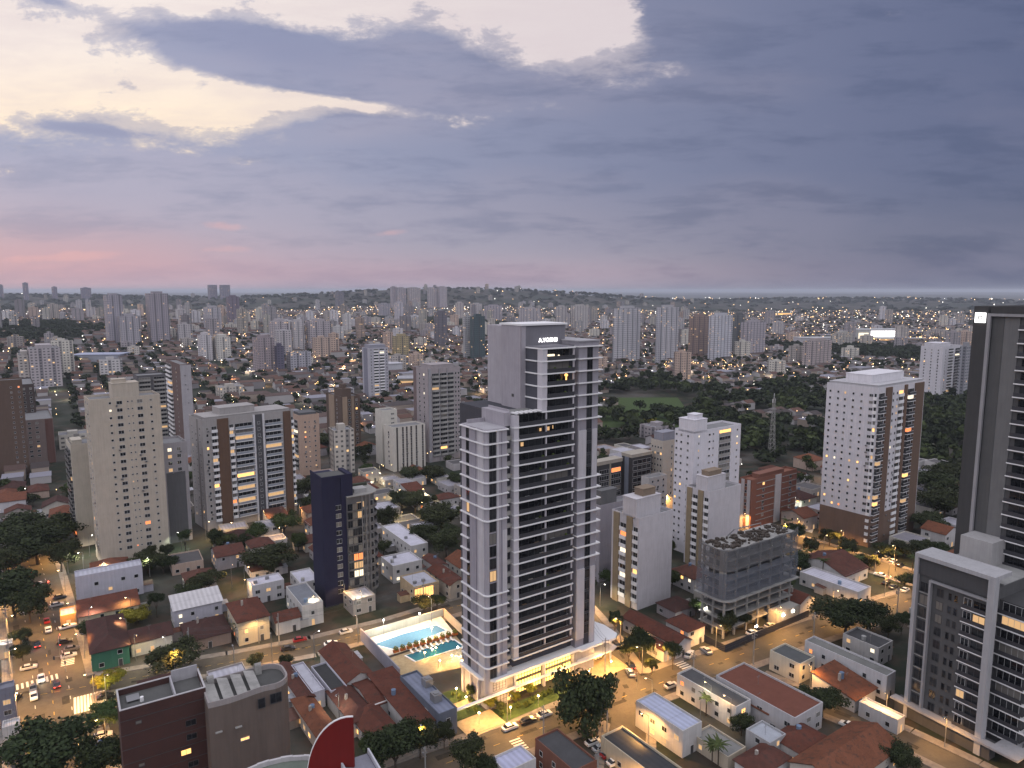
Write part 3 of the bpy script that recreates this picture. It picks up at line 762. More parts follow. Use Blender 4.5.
def navy():
    n = G(326, 608); th = 33
    root = thing('office_building', 'narrow office building with navy stair core and curved grey balcony end', 'office building', n, R(th)); LAND.append(('the navy office building', *shift(n, th, 8, 6)))
    zt = at_depth(318, 480, n[1])[2]; zl = at_depth(345, 500, n[1])[2]
    w, d = spans(n, zl, 316, 380, th); d = 12.5; mark(rect(n, th, w, d), 3)
    NV = (.020, .020, .052); a = w * .40
    part('wall', MB().box(0, a * .55, 0, d, 0, zt).box(a * .55, a * .80, .5, d, 0, zt).box(a * .80, a * 1.30, 0, d * .8, 0, zt), WALL, root, NV, label='navy blue stair core rising above the rest')
    part('roof', MB().box(.3, a * 1.25, .3, d * .75, zt + .002, zt + .10), FELT, root, (.1, .1, .1))
    part('parapet', MB().box(-.1, a * 1.3, -.1, .2, zt - .3, zt + .8).box(-.1, .2, .21, d, zt - .3, zt + .8).box(a * 1.1, a * 1.3, .21, d * .8, zt - .3, zt + .8), WALL, root, NV)
    r = 5.5; pts = [(a, -1.2), (w - r, -1.2)] + [(w - r + r * math.sin(t), -1.2 + r - r * math.cos(t)) for t in [i * math.pi / 2 / 6 for i in range(1, 7)]] + [(w, d), (a, d)]
    part('wall', MB().prism([(p[0], p[1] + (.9 if p[1] < 2 else 0)) if p[0] < w - r + .1 else (p[0] - .9, p[1] + .4) for p in pts], 0, zl - .4), WALL, root, (.17, .165, .17))
    part('roof', MB().prism(pts, zl - .39, zl - .1), FELT, root, (.28, .27, .26))
    part('planter', MB().box(a * 1.5, w - 1, d - 2.5, d - 1.2, zl - .09, zl + .9), WALL, root, (.06, .07, .05)); part('machine_room', MB().box(a * 1.45, a * 2.0, 2, 6, zl - .09, zl + 1.3), WALL, root, (.45, .44, .44))
    B = Bld(root); fh = 3.05; nf = int(zl // fh); gx = a + (w - a) * .42; rnd = random.Random(3)
    sl = MB().prism(pts, -.3, 0).mesh('floor_slab', [GREYR])
    for k in range(1, nf):
        z = k * fh
        B.put('window', win_mesh(a * .23, 1.5, rnd.choice([GLASS, GLASS, CURT])), (a * .675, .48, z + .8))
        lit = {nf - 2: WARM2, 5: RED, 4: WARM2, 3: PALE}.get(k, GLASS)
        for j in range(3):
            x0 = a + (gx - a) * j / 3; x1 = a + (gx - a) * (j + 1) / 3
            B.put('window', win_mesh(x1 - x0 - .25, 2.3, lit if (j and k in (5, 4, 3)) or (k == nf - 2 and j == 2) else rnd.choice([GLASS, GLASS, CURT]), DKTRIM), ((x0 + x1) / 2, -1.22, z + .2))
        B.put('floor_slab', sl, (0, 0, z))
        B.put('balcony', MB().box(gx + .1, w - r, -1.28, -1.2, .01, 1.0).mesh('balcony', [CONC]), (0, 0, z)) if False else None
        bm = MB(); q = [p for p in pts if p[0] > gx - .1 or p[1] > 0][1:] ; q = [(gx, -1.2)] + pts[1:9]
        for p0, p1 in zip(q, q[1:]):
            dx, dy = p1[0] - p0[0], p1[1] - p0[1]; l = math.hypot(dx, dy) or 1; nx, ny = dy / l * .03, -dx / l * .03
            bm.prism([(p0[0] + nx, p0[1] + ny), (p1[0] + nx, p1[1] + ny), (p1[0] - nx * 2, p1[1] - ny * 2), (p0[0] - nx * 2, p0[1] - ny * 2)], .01, .85)
        B.put('balcony', bm.mesh('balcony', [GREYR]), (0, 0, z))
        for x in ((gx + w - r) / 2 - 1.2, (gx + w - r) / 2 + 2.2): B.put('window', win_mesh(2.6, 2.3, WARM2 if k == nf - 1 and x < gx + 3 else GLASS), (x, -.28, z + .2))
    for x in (gx, (gx + w - r) / 2 + .5, w - r + 1.0): B.put('column', MB().box(-.22, .22, -.15, .25, 0, zl - .4).mesh('column', [GREYR]), (x, -1.3, 0))
    B.done()
navy()
tower('apartment_tower', 'salmon pink tower with plain narrow front behind the brown-banded tower', 'apartment tower', 291, 299, 319, 417, base=(301, 477), th=36, col=(.50, .36, .29),
      Fc=[('w', .3, .9, .9), ('w', .5, .6, .6), ('w', .78, .9, .9)], Lc=[('B', .15, .85, .9, 'c', CONC)], lit=.14, extra=[(.1, .9, .1, .9, 1.8, (.12, .12, .13))])
tower('apartment_tower', 'dark brown brick tower with beige stripe and spiked roof box', 'apartment tower', 326, 341, 360, 398, base=(343, 453), th=38, col=(.12, .085, .07),
      Fc=[('b', .05, .30, (.36, .27, .20), .3), ('w', .42, 1.3, 1.3), ('b', .52, .66, (.28, .21, .16), .3), ('w', .8, 1.3, 1.3)], Lc=[('w', .3, 1.2, 1.2), ('b', .45, .8, (.34, .26, .2), .3)], lit=.10, extra=[(.2, .7, .2, .7, 5), (.3, .5, .3, .5, 8)], land='the dark brown tower')
tower('apartment_block', 'white mid-rise front block with seven dark window stripes beside street lights', 'apartment block', 384, 391, 425, 429, base=(394, 472), th=36, col=(.62, .58, .53),
      Fc=[('b', f - .025, f + .025, (.07, .06, .06), .05) for f in (.12, .30, .42, .56, .72, .92)] + [('w', f, 1.1, 1.2) for f in (.30, .42, .56, .72, .92)], Lc=[('w', .5, 1.2, 1.2)], lit=.09, land='the white striped block')
tower('apartment_block', 'plain white slab standing directly behind the white striped block', 'apartment block', 375, 379, 397, 412, base=(383, 466), th=36, col=(.62, .59, .54), Fc=[('w', .7, 2.2, 1.0)], lit=.05)
tower('apartment_tower', 'grey tower with dense grid of windows and ribbed balconies, left of the sign tower', 'apartment tower', 413, 426, 460, 370, base=(429, 463), th=36, col=(.37, .33, .345),
      Fc=[('b', .02, .10, GY, .3), ('B', .12, .34, .9, 'c', CONC), ('B', .36, .58, 1.2, 'c', CONC), ('B', .60, .80, .9, 'c', CONC), ('w', .86, 1.0, 1.3), ('w', .95, 1.0, 1.3), ('b', .34, .36, GY, .6), ('b', .58, .60, GY, .6)],
      Lc=[('w', .25, 1.2, 1.3), ('w', .55, 1.2, 1.3), ('b', .78, .98, (.20, .15, .15), .1)], lit=.02, extra=[(.15, .85, .1, .8, 2.6)], land='the ribbed grey tower')
tower('apartment_tower', 'slim white and blue-grey tower with small balconies, far behind the white striped block', 'apartment tower', 362, 367, 388, 349, base=(370, 401), th=36, col=(.47, .46, .52),
      Fc=[('w', .12, .9, 1.2), ('B', .25, .5, .8, 'w'), ('B', .55, .8, .8, 'w'), ('w', .92, .9, 1.2)], Lc=[('b', .2, .8, (.24, .24, .30), .1)], lit=.08, extra=[(.1, .9, .1, .9, 3.5, (.32, .32, .38))])
tower('apartment_tower', 'dark brown slab tower cut by the left border', 'apartment tower', -25, -18, 22, 383, base=(-8, 480), th=36, col=(.13, .088, .07), Fc=[('w', .7, .8, .9), ('w', .9, .8, .9)], lit=.03, D=12)
tower('apartment_tower', 'near-black slim tower just right of the brown slab at the border', 'apartment tower', 14, 19, 34, 386, Y=470, th=36, col=(.075, .058, .055), Fc=[('w', .3, 1.2, 1.2), ('w', .75, 1.2, 1.2)], lit=.06)
tower('apartment_block', 'grey-brown mid-rise with red-brown side strip below the dark towers', 'apartment block', 20, 24, 53, 422, base=(27, 466), th=36, col=(.23, .18, .17), Fc=[('w', .2, 1.5, 1.2), ('w', .45, 1.5, 1.2), ('b', .72, .98, (.15, .08, .07), .2)], lit=.07)
tower('apartment_tower', 'brown and pale grey tower with stacked white balconies, behind the brown-banded one', 'apartment tower', 165, 180, 191, 366, Y=455, th=36, col=(.16, .11, .105), Fc=[('b', .0, .98, (.42, .40, .43), .2), ('w', .5, 1.2, 1.2)],
      Lc=[('B', .62, .98, 1.2, 'w'), ('w', .3, .9, .9)], lit=.05)
tower('apartment_tower', 'charcoal tower with a bare dark open roof frame behind the beige tower', 'apartment tower', 133, 137, 166, 377, Y=500, th=36, col=(.12, .115, .125), Fc=[('B', .05, .45, 1, 'c', CONC), ('B', .55, .95, 1, 'c', CONC)], lit=.05)
# --- right of the main tower
tower('apartment_block', 'white block with blank right wall, tan and white striped front and rooftop tank', 'apartment block', 612, 637, 673, 521, base=(637, 611), th=36, col=(.60, .575, .615),
      Lc=[('b', .70, .90, (.30, .235, .155), .5), ('b', .22, .42, (.30, .235, .155), .5), ('B', .44, .68, .6, 'w'), ('B', .02, .2, .6, 'w')], lit=.10, extra=[(0.0, .72, .12, .60, 7.0), (.25, .62, .2, .5, 9.6, (.26, .2, .15))], zf=3, land='the blank-walled white block')
tower('apartment_block', 'lavender grey windowless block with dark rooftop tank against the sign tower', 'apartment block', 594, 600, 634, 508, Y=258, th=36, col=(.36, .34, .38), Lc=[('w', .5, 1, 1)], extra=[(.05, .5, .1, .7, 6, (.15, .15, .155))])
tower('apartment_block', 'second white block with blank right wall, tan striped front, beside netted construction', 'apartment block', 686, 708, 741, 494, base=(707, 572), th=36, col=(.60, .575, .615),
      Lc=[('b', .72, .92, (.30, .235, .155), .5), ('b', .25, .45, (.30, .235, .155), .5), ('B', .47, .7, .6, 'w'), ('B', .03, .22, .6, 'w')], lit=.08, extra=[(0.02, .6, .15, .6, 6), (.1, .5, .2, .5, 8, (.26, .2, .15))], zf=3)
tower('apartment_tower', 'bright white stepped tower with tall stair core and recessed balconies by the park', 'apartment tower', 675, 692, 741, 434, base=(690, 556), th=36, col=(.72, .70, .76),
      Fc=[('w', .10, .5, .8), ('w', .32, 1.0, .7), ('w', .40, .5, .7), ('B', .52, .78, .2, 'c', CONC), ('w', .92, .8, .7)], Lc=[('w', .3, .8, .8), ('w', .65, .8, .8), ('w', .9, .8, .8)], lit=.06,
      extra=[(.0, .26, .0, .8, 5.5), (.05, .2, .1, .5, 7.5)], land='the bright white stepped tower')
tower('apartment_block', 'red-brown building with white vertical stair strip and terracotta roof, behind the construction', 'apartment block', 740, 752, 797, 482, Y=318, th=36, col=(.24, .105, .075),
      Fc=[('s', .1, .50, .3, CONC), ('s', .66, 1, .3, CONC), ('b', .50, .63, (.55, .53, .55), .35), ('w', .56, .7, 1), ('w', .25, 1.5, 1.2), ('w', .85, 1.5, 1.2)], Lc=[('b', .1, .35, (.5, .48, .5), .3), ('b', .6, .85, (.5, .48, .5), .3), ('w', .48, 1, 1.2)], lit=.06, roofcol=(.22, .10, .07), extra=[(.2, .75, .2, .8, 2, (.24, .11, .08))])
tower('apartment_block', 'beige block with dotted window grid and grey roof tank left of the white stepped tower', 'apartment block', 651, 663, 681, 443, Y=345, th=36, col=(.48, .43, .38),
      Fc=[('w', .5, .8, 1.2)], Lc=[('w', .15, .8, 1.0), ('w', .38, .8, 1.0), ('w', .62, .8, 1.0), ('w', .85, .8, 1.0)], lit=.05, extra=[(.1, .8, .2, .9, 4.5, (.28, .28, .33))])
tower('apartment_block', 'small pale block with square windows below the beige dotted block', 'apartment block', 646, 649, 667, 480, Y=325, th=36, col=(.50, .48, .48), Fc=[('w', .2, 1, 1), ('w', .5, 1, 1), ('w', .8, 1, 1)], lit=.06)
tower('office_building', 'dark glass office block with pale roof band right beside the sign tower', 'office building', 594, 598, 622, 466, Y=330, th=36, col=(.05, .048, .052), Fc=[('g', .05, .45, 2.0), ('g', .55, .95, 2.0), ('b', .47, .53, (.3, .27, .22), .2)], lit=.02, extra=[(-.02, 1.02, -.02, 1.02, 1.6, (.40, .36, .31))])
tower('office_building', 'dark glass office block with blue-grey side strip, left of the beige dotted block', 'office building', 622, 632, 652, 458, Y=338, th=36, col=(.05, .048, .052), Fc=[('g', .05, .95, 2.0)], Lc=[('b', .3, .7, (.22, .24, .30), .2)], lit=.04, extra=[(-.02, 1.02, -.02, 1.02, 1.4, (.40, .36, .31))])
tower('apartment_tower', 'tall white tower with three brown facade bands and brown podium near palm street', 'apartment tower', 827, 869, 925, 390, base=(867.5, 548), th=36, col=(.66, .64, .69), fl=2.95, zf=2.5,
      Lc=[('w', f, .8, .9) for f in (.92, .76, .62, .46, .30)] + [('w', .12, 1.5, 1.1), ('b', .0, 1, (.17, .115, .09), .15, .20), ('B', .01, .07, .8, 'w')],
      Fc=[('B', .02, .14, 1.1, 'g'), ('b', .155, .27, (.155, .10, .075), .6), ('w', .32, .9, 1.0), ('w', .40, .9, 1.0), ('B', .43, .53, .6, 'w'), ('b', .545, .60, (.155, .10, .075), .5), ('B', .62, .76, 1.1, 'g'), ('b', .77, .96, (.15, .10, .075), .6), ('b', .0, .15, (.17, .115, .09), .15, .2), ('b', .28, .53, (.17, .115, .09), .15, .2)],
      lit=.09, extra=[(.12, .80, .25, .75, 5.2, (.72, .70, .75)), (.02, .98, .03, .97, 1.6, (.5, .49, .52))], land='the white tower with brown bands')
tower('apartment_tower', 'white tower with stacked side balconies beyond the park, left of the black-framed tower', 'apartment tower', 921, 937, 962, 348, base=(939, 401), th=38, col=(.64, .62, .67),
      Lc=[('w', .2, 1, 1.2), ('w', .5, 1, 1.2), ('w', .8, 1, 1.2)], Fc=[('w', .15, 1, 1.2), ('B', .3, .55, .8, 'w'), ('B', .65, .95, 1, 'g')], lit=.05, extra=[(.05, .6, .2, .9, 4)])
# ---------------------------------------------------------------- construction site block
def construction():
    n = G(723, 641); th = 34
    root = thing('construction_building', 'unfinished concrete building wrapped in grey safety netting with rubble on its roof', 'construction site', n, R(th)); LAND.append(('the netted construction', *shift(n, th, 10, 7)))
    zt = at_depth(722, 552, n[1])[2]; w, d = spans(n, zt, 702, 795, th); mark(rect(n, th, w, d), 4)
    B = Bld(root); fh = zt / 9; rnd = random.Random(9); r = 2.5
    def pl(o): return [(r - (r + o) * math.cos(t), r - (r + o) * math.sin(t)) for t in [i * math.pi / 2 / 4 for i in range(5)]] + [(w + o, -o), (w + o, d + o), (-o, d + o)]
    for k in range(1, 10): B.put('floor_slab', MB().prism(pl(1.6 if k == 4 else 0.2), -.35, 0).mesh('floor_slab', [CONC]), (0, 0, k * fh))
    for x in [w * i / 6 for i in range(7)]:
        for y in (.6, d / 2, d - .6): B.put('column', MB().box(-.3, .3, -.3, .3, 0, zt - .4).mesh('column', [CONC]), (min(max(x, .6), w - .6), y, 0))
    part('wall', MB().box(2, w - 1.5, 2.6, d - 1.5, 0, zt - .5), WALL, root, (.10, .10, .105))
    part('column', MB().box(-.2, 1.6, 0.9, 2.4, 4 * fh + .02, zt - .4), WALL, root, (.36, .34, .31), label='pale corner pier')
    # the net: scalloped sheet hung outside the slabs
    def net(z0, z1, o):
        mb = MB(); pts = []; q = pl(o); path = [q[-1]] + q[:-2]
        for a, b in zip(path, path[1:]):
            nn = max(1, int(math.dist(a, b) / 1.2)); pts += [(a[0] + (b[0] - a[0]) * i / nn, a[1] + (b[1] - a[1]) * i / nn) for i in range(nn)]
        pts.append(path[-1]); k = len(pts); nz = max(2, int((z1 - z0) / 1.1))
        for j in range(nz + 1):
            for i, p in enumerate(pts):
                sag = -.55 * abs(math.sin(i * .32)) if j == nz else 0
                mb.v.append((p[0] - .18 * math.sin(i * 1.7 + j * .8), p[1] - .18 * math.sin(i * 1.3 + j), z0 + (z1 - z0) * j / nz + sag + (1.2 * math.exp(-((i) / 2.0) ** 2) + 1.2 * math.exp(-((i - k + 1) / 2.0) ** 2)) * (j == nz)))
        for j in range(nz):
            for i in range(k - 1): mb.f.append((j * k + i, j * k + i + 1, (j + 1) * k + i + 1, (j + 1) * k + i)); mb.m.append(0)
        return mb
    part('safety_net', net(7 * fh - .4, zt + .9, .75), NET, root)
    part('safety_net', net(4 * fh + .3, 7 * fh - .6, .95), BLUENET, root, label='bluish lower safety net')
    rb = MB()
    for i in range(150):
        x, y = rnd.uniform(.8, w - .8), rnd.uniform(.8, d - .8); s = rnd.uniform(.15, .7)
        rb.box(x - s, x + s * rnd.uniform(.3, 2), y - s, y + s, zt + .003 + rnd.random() * .01, zt + rnd.uniform(.2, .9))
    part('roof_debris', rb, WALL, root, (.07, .055, .045))
    ro = MB()
    for i in range(14): x = 1 + (w - 2) * i / 13; ro.tube((x, 1 + rnd.random(), zt), (x + rnd.uniform(-.2, .2), 1.5, zt + rnd.uniform(1, 2.4)), .05, n=5)
    part('reinforcing_bars', ro, STEEL, root)
    part('pump_boom', MB().tube((w * .30, d * .9, zt), (w * .34, d * .7, zt + 3.0), .25).tube((w * .34, d * .7, zt + 3.0), (w * .62, d * .4, zt + 4.2), .16).tube((w * .62, d * .4, zt + 4.2), (w * .66, d * .5, zt + 2.6), .12), STEEL, root)
    part('site_fence', MB().box(-6, w + 2, -5.6, -5.45, 0, 2.4).box(-6, -5.85, -5.44, d, 0, 2.4), WALL, root, (.05, .05, .06))
    part('site_office', MB().box(w * .62, w * .95, -4.2, -.6, 0, 4.8), WALL, root, (.42, .40, .37))
    for x in (w * .7, w * .85, w * .3): part('work_lamp', MB().box(x - .5, x + .5, -4.5, -4.25, 3.2, 3.7), BULBW, root)
    for x in (w * .72, w * .3):
        ld = bpy.data.lights.new('work_light', 'POINT'); ld.energy = 90; ld.color = (1, .9, .75); ld.shadow_soft_size = .3; link('work_light', ld, root, (x, -5, 3.4))
    B.done()
BLUENET = plain('blue_net', (.13, .145, .185), .9); BLUENET.node_tree.nodes['Principled BSDF'].inputs['Alpha'].default_value = .6
construction()
# ---------------------------------------------------------------- black-framed tower and its white-framed neighbour on the right
def right_pair():
    th = 30; n = (111.0, 156.8, 0); D = 18.2; W = 26
    root = thing('apartment_block', 'low dark apartment block in a thick white portal frame at the right border', 'apartment block', n, R(th)); LAND.append(('the white-framed block', *shift(n, th, 6, 10)))
    mark(rect(shift(n, th, -5, -4), th, 40, 30), 1)
    zt = 43.4; fh = 3.35; B = Bld(root); rnd = random.Random(4)
    part('wall', MB().box(1.2, W, .9, D - .5, 0, zt - 3), WALL, root, (.10, .10, .105))
    part('portal_frame', MB().box(0, 2.2, -.5, .9, 0, zt - .01).box(0, 2.2, D - .9, D, 0, zt - .01).box(0, 7.5, -.5, D, zt, zt + 1.0), WALL, root, (.42, .415, .44))
    part('portal_frame', MB().box(.0, 1.1, D * .76, D * .76 + .5, 4.2, zt - 5).box(.0, 1.1, .95, D * .76 - .01, zt - 5.4, zt - 5), WALL, root, (.33, .325, .345), label='thin inner white frame')
    part('facade_band', MB().box(.6, 1.19, .92, D - .95, zt - 4.4, zt - .01), WALL, root, (.075, .075, .08))
    part('podium_ledge', MB().box(-1.2, 1.19, -3, D + 3, 3.8, 4.3).box(-1.2, 8, -9, -3.01, 3.8, 4.3), WALL, root, (.33, .325, .345))
    part('podium_wall', MB().box(.2, 3, -2.5, D + 2.5, 0, 3.79), WALL, root, (.08, .08, .085))
    for k in range(1, 12):
        z = .9 + k * fh
        if z > zt - 6: break
        lit = WARM2 if k == 9 else GLASS
        B.put('balcony', MB().box(.35, 1.19, 1.0, D * .36, -.25, 0, 0).box(.40, .46, 1.05, D * .355, .01, 1.0, 1).mesh('balcony', [WHITE, RAIL]), (0, 0, z))
        B.put('window', win_mesh(2.6, 2.1, lit if k != 3 else GLASS, DKTRIM), (1.18, 2.8, z + .3), -math.pi / 2)
        B.put('window', win_mesh(1.7, 2.1, PALE if k == 9 and False else (WARM2 if k == 3 else GLASS)), (1.18, 5.5, z + .3), -math.pi / 2)
        for y in (8.2, 9.6): B.put('window', win_mesh(.7, 1.7, GLASS, DKTRIM), (1.18, y, z + .4), -math.pi / 2)
        B.put('window', win_mesh(1.5, 2.0, CURT if k in (8, 9) else GLASS, DKTRIM), (1.18, 12.0, z + .3), -math.pi / 2)
        B.put('window', win_mesh(2.4, 2.4, CURT if k == 9 else GLASS, DKTRIM), (1.18, 15.7, z + .2), -math.pi / 2)
        B.put('ledge', MB().box(.9, 1.19, D * .80, D - 1.0, -.2, 0).mesh('ledge', [CONC]), (0, 0, z))
    # glazed wing in front of the frame (right border)
    part('wall', MB().box(6.0, W, -6, .88, 0, zt - 6), WALL, root, (.07, .07, .075))
    for k in range(1, 12):
        z = .9 + k * fh
        if z > zt - 6: break
        B.put('balcony', MB().box(5.0, W, -7.2, -6.01, -.3, 0, 0).box(5.05, W, -7.15, -7.08, .01, 1.0, 1).box(5.0, 5.99, -6.0, .85, -.3, 0, 0).box(5.05, 5.12, -6.0, .8, .01, 1.0, 1).mesh('balcony', [WHITE, RAIL]), (0, 0, z))
        B.put('window', win_mesh(5.2, 2.4, WARM2 if k == 9 else (CURT if k in (7, 4) else GLASS)), (5.98, -2.6, z + .2), -math.pi / 2)
    part('roof', MB().box(7.6, W, .95, D - .6, zt - 2.99, zt - 2.8), FELT, root, (.3, .3, .3)); part('roof_garden', MB().box(9, 14, 4, 9, zt - 2.79, zt - 1.6), LEAF, root, (.05, .07, .03))
    B.done()
    # tall tower behind
    n2 = shift((119.8, 185.0), th, 0, 0); n2 = (119.8 + .5 * 25, 185.0 - .866 * 25, 0); D = 25; W = 24; zt = 105.2
    root = thing('apartment_tower', 'tall charcoal tower with one white vertical stripe at the right border', 'apartment tower', n2, R(th)); LAND.append(('the charcoal striped tower', *shift(n2, th, 8, 15)))
    mark(rect(n2, th, W, D), 2); B = Bld(root)
    part('wall', MB().box(.8, W, 0, D - 3.4, 0, zt), WALL, root, (.10, .10, .105))
    part('facade_band', MB().box(-.3, W * .8, D - 3.39, D, 0, zt + .8).box(-.3, .79, 0, D - 4.2, zt - .9, zt + .8), WALL, root, (.062, .062, .065), label='charcoal corner slab')
    part('facade_band', MB().box(-.45, .3, D - 4.15, D - 3.40, 0, zt - 1.0).box(-.45, .3, 0, D - 4.16, zt - 1.7, zt - 1.0), WALL, root, (.33, .325, .345), label='white stripe')
    part('facade_band', MB().box(.5, .79, D - 7.0, D - 4.3, 0, zt - 1.8), WALL, root, (.10, .10, .103))
    part('facade_band', MB().box(.6, .79, D - 10.5, D - 7.01, 0, zt - 1.8), WALL, root, (.17, .17, .175))
    part('podium_box', MB().box(-6, .45, D - 12, D - 4.3, 0, 47), WALL, root, (.42, .41, .42))
    for k in range(12, 31):
        z = k * 3.35
        B.put('balcony', MB().box(-.5, .78, 2, D - 10.7, -.28, 0, 0).box(-.45, -.38, 2, D - 10.9, .01, 1.0, 1).mesh('balcony', [WHITE, RAIL]), (0, 0, z))
        B.put('window', win_mesh(9, 2.4, GLASS, DKTRIM), (.76, D - 16.2, z + .2), -math.pi / 2)
    # lit square logo sign with a dark interlocked mark
    part('sign', MB().box(-.62, -.31, D - 3.0, D - .5, zt - 3.4, zt - .9), SIGNW, root, label='lit square white logo sign')
    lg = MB(); x = -.66
    lg.box(x, -.625, D - 2.3, D - 2.05, zt - 2.7, zt - 1.7).box(x, -.625, D - 1.5, D - 1.25, zt - 2.7, zt - 1.7).box(x, -.625, D - 2.04, D - 1.51, zt - 1.95, zt - 1.7)
    part('logo_mark', lg, DKTRIM, root)
    B.done()
right_pair()
# ---------------------------------------------------------------- towers of the middle and far distance, window pattern in the wall
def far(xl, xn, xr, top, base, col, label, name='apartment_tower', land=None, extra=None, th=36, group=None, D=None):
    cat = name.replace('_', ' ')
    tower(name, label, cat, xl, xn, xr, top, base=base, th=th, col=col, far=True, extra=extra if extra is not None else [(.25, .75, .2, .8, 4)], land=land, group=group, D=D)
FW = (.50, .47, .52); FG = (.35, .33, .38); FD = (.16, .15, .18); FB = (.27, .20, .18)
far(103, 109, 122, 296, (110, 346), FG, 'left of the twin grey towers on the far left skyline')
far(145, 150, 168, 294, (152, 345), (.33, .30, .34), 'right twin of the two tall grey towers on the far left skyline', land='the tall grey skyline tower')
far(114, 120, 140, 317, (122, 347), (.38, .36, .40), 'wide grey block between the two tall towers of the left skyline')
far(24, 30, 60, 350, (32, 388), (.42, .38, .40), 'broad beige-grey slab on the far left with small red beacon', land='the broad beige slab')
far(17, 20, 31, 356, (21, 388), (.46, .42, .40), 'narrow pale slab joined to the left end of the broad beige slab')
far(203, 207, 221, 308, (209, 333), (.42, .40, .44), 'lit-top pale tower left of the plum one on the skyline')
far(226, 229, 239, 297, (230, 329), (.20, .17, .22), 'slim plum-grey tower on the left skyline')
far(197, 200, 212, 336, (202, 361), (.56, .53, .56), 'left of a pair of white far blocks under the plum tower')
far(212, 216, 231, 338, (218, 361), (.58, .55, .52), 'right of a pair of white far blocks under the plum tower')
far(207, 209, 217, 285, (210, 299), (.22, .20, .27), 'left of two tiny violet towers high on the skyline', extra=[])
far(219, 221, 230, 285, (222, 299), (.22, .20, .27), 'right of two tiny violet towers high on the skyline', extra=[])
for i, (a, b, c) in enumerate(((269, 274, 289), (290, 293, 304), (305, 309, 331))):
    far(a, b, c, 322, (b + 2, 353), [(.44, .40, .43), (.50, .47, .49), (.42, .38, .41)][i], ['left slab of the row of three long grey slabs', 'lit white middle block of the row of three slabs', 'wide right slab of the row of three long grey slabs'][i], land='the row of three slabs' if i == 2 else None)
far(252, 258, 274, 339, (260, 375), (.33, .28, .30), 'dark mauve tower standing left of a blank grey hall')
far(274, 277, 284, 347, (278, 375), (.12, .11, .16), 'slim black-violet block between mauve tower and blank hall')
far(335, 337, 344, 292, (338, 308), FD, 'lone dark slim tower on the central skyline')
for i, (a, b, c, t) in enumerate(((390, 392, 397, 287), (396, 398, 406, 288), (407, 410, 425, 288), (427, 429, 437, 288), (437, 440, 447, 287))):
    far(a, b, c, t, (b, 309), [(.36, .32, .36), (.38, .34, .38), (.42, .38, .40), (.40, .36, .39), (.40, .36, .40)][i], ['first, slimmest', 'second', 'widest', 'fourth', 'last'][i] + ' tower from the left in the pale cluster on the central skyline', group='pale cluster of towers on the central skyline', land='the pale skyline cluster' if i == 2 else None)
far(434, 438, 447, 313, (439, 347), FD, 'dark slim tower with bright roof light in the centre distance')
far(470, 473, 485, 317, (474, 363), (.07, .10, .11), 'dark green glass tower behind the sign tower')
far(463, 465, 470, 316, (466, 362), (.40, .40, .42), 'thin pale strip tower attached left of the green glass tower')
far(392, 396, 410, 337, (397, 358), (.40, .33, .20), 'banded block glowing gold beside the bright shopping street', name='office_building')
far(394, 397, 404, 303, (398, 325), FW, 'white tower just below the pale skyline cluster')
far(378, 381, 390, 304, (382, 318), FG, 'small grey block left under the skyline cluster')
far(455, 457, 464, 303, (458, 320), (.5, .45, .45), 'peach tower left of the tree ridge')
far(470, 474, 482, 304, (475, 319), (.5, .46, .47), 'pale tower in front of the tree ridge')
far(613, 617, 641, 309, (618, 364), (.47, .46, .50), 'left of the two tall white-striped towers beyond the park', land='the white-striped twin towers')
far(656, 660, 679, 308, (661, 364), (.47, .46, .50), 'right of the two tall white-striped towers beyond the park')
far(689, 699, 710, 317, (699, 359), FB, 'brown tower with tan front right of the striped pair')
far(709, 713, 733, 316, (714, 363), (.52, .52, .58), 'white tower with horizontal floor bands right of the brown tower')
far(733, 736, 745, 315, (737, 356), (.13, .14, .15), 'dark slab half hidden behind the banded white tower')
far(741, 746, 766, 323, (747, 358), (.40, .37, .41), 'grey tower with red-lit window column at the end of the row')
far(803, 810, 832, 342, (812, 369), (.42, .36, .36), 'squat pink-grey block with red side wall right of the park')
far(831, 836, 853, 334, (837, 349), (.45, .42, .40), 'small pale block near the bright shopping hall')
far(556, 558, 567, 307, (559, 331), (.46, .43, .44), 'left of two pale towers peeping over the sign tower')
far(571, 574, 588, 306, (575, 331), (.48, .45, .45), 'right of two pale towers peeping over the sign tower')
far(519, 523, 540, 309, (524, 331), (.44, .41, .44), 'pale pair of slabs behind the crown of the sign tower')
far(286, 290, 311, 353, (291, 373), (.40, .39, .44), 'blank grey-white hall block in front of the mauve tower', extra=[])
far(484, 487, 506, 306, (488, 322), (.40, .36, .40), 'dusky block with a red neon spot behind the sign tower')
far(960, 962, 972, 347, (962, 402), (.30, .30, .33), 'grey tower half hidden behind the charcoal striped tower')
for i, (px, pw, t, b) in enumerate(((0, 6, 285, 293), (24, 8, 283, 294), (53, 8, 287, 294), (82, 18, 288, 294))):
    far(px - pw / 2, px - pw / 4, px + pw / 2, t, (px, b + 6), (.2, .18, .25), ['violet tower touching the left border on the skyline', 'lone violet tower on the far left horizon', 'small domed violet tower on the left horizon', 'low wide violet slab on the left horizon'][i], extra=[(.3, .7, .3, .7, 4)])
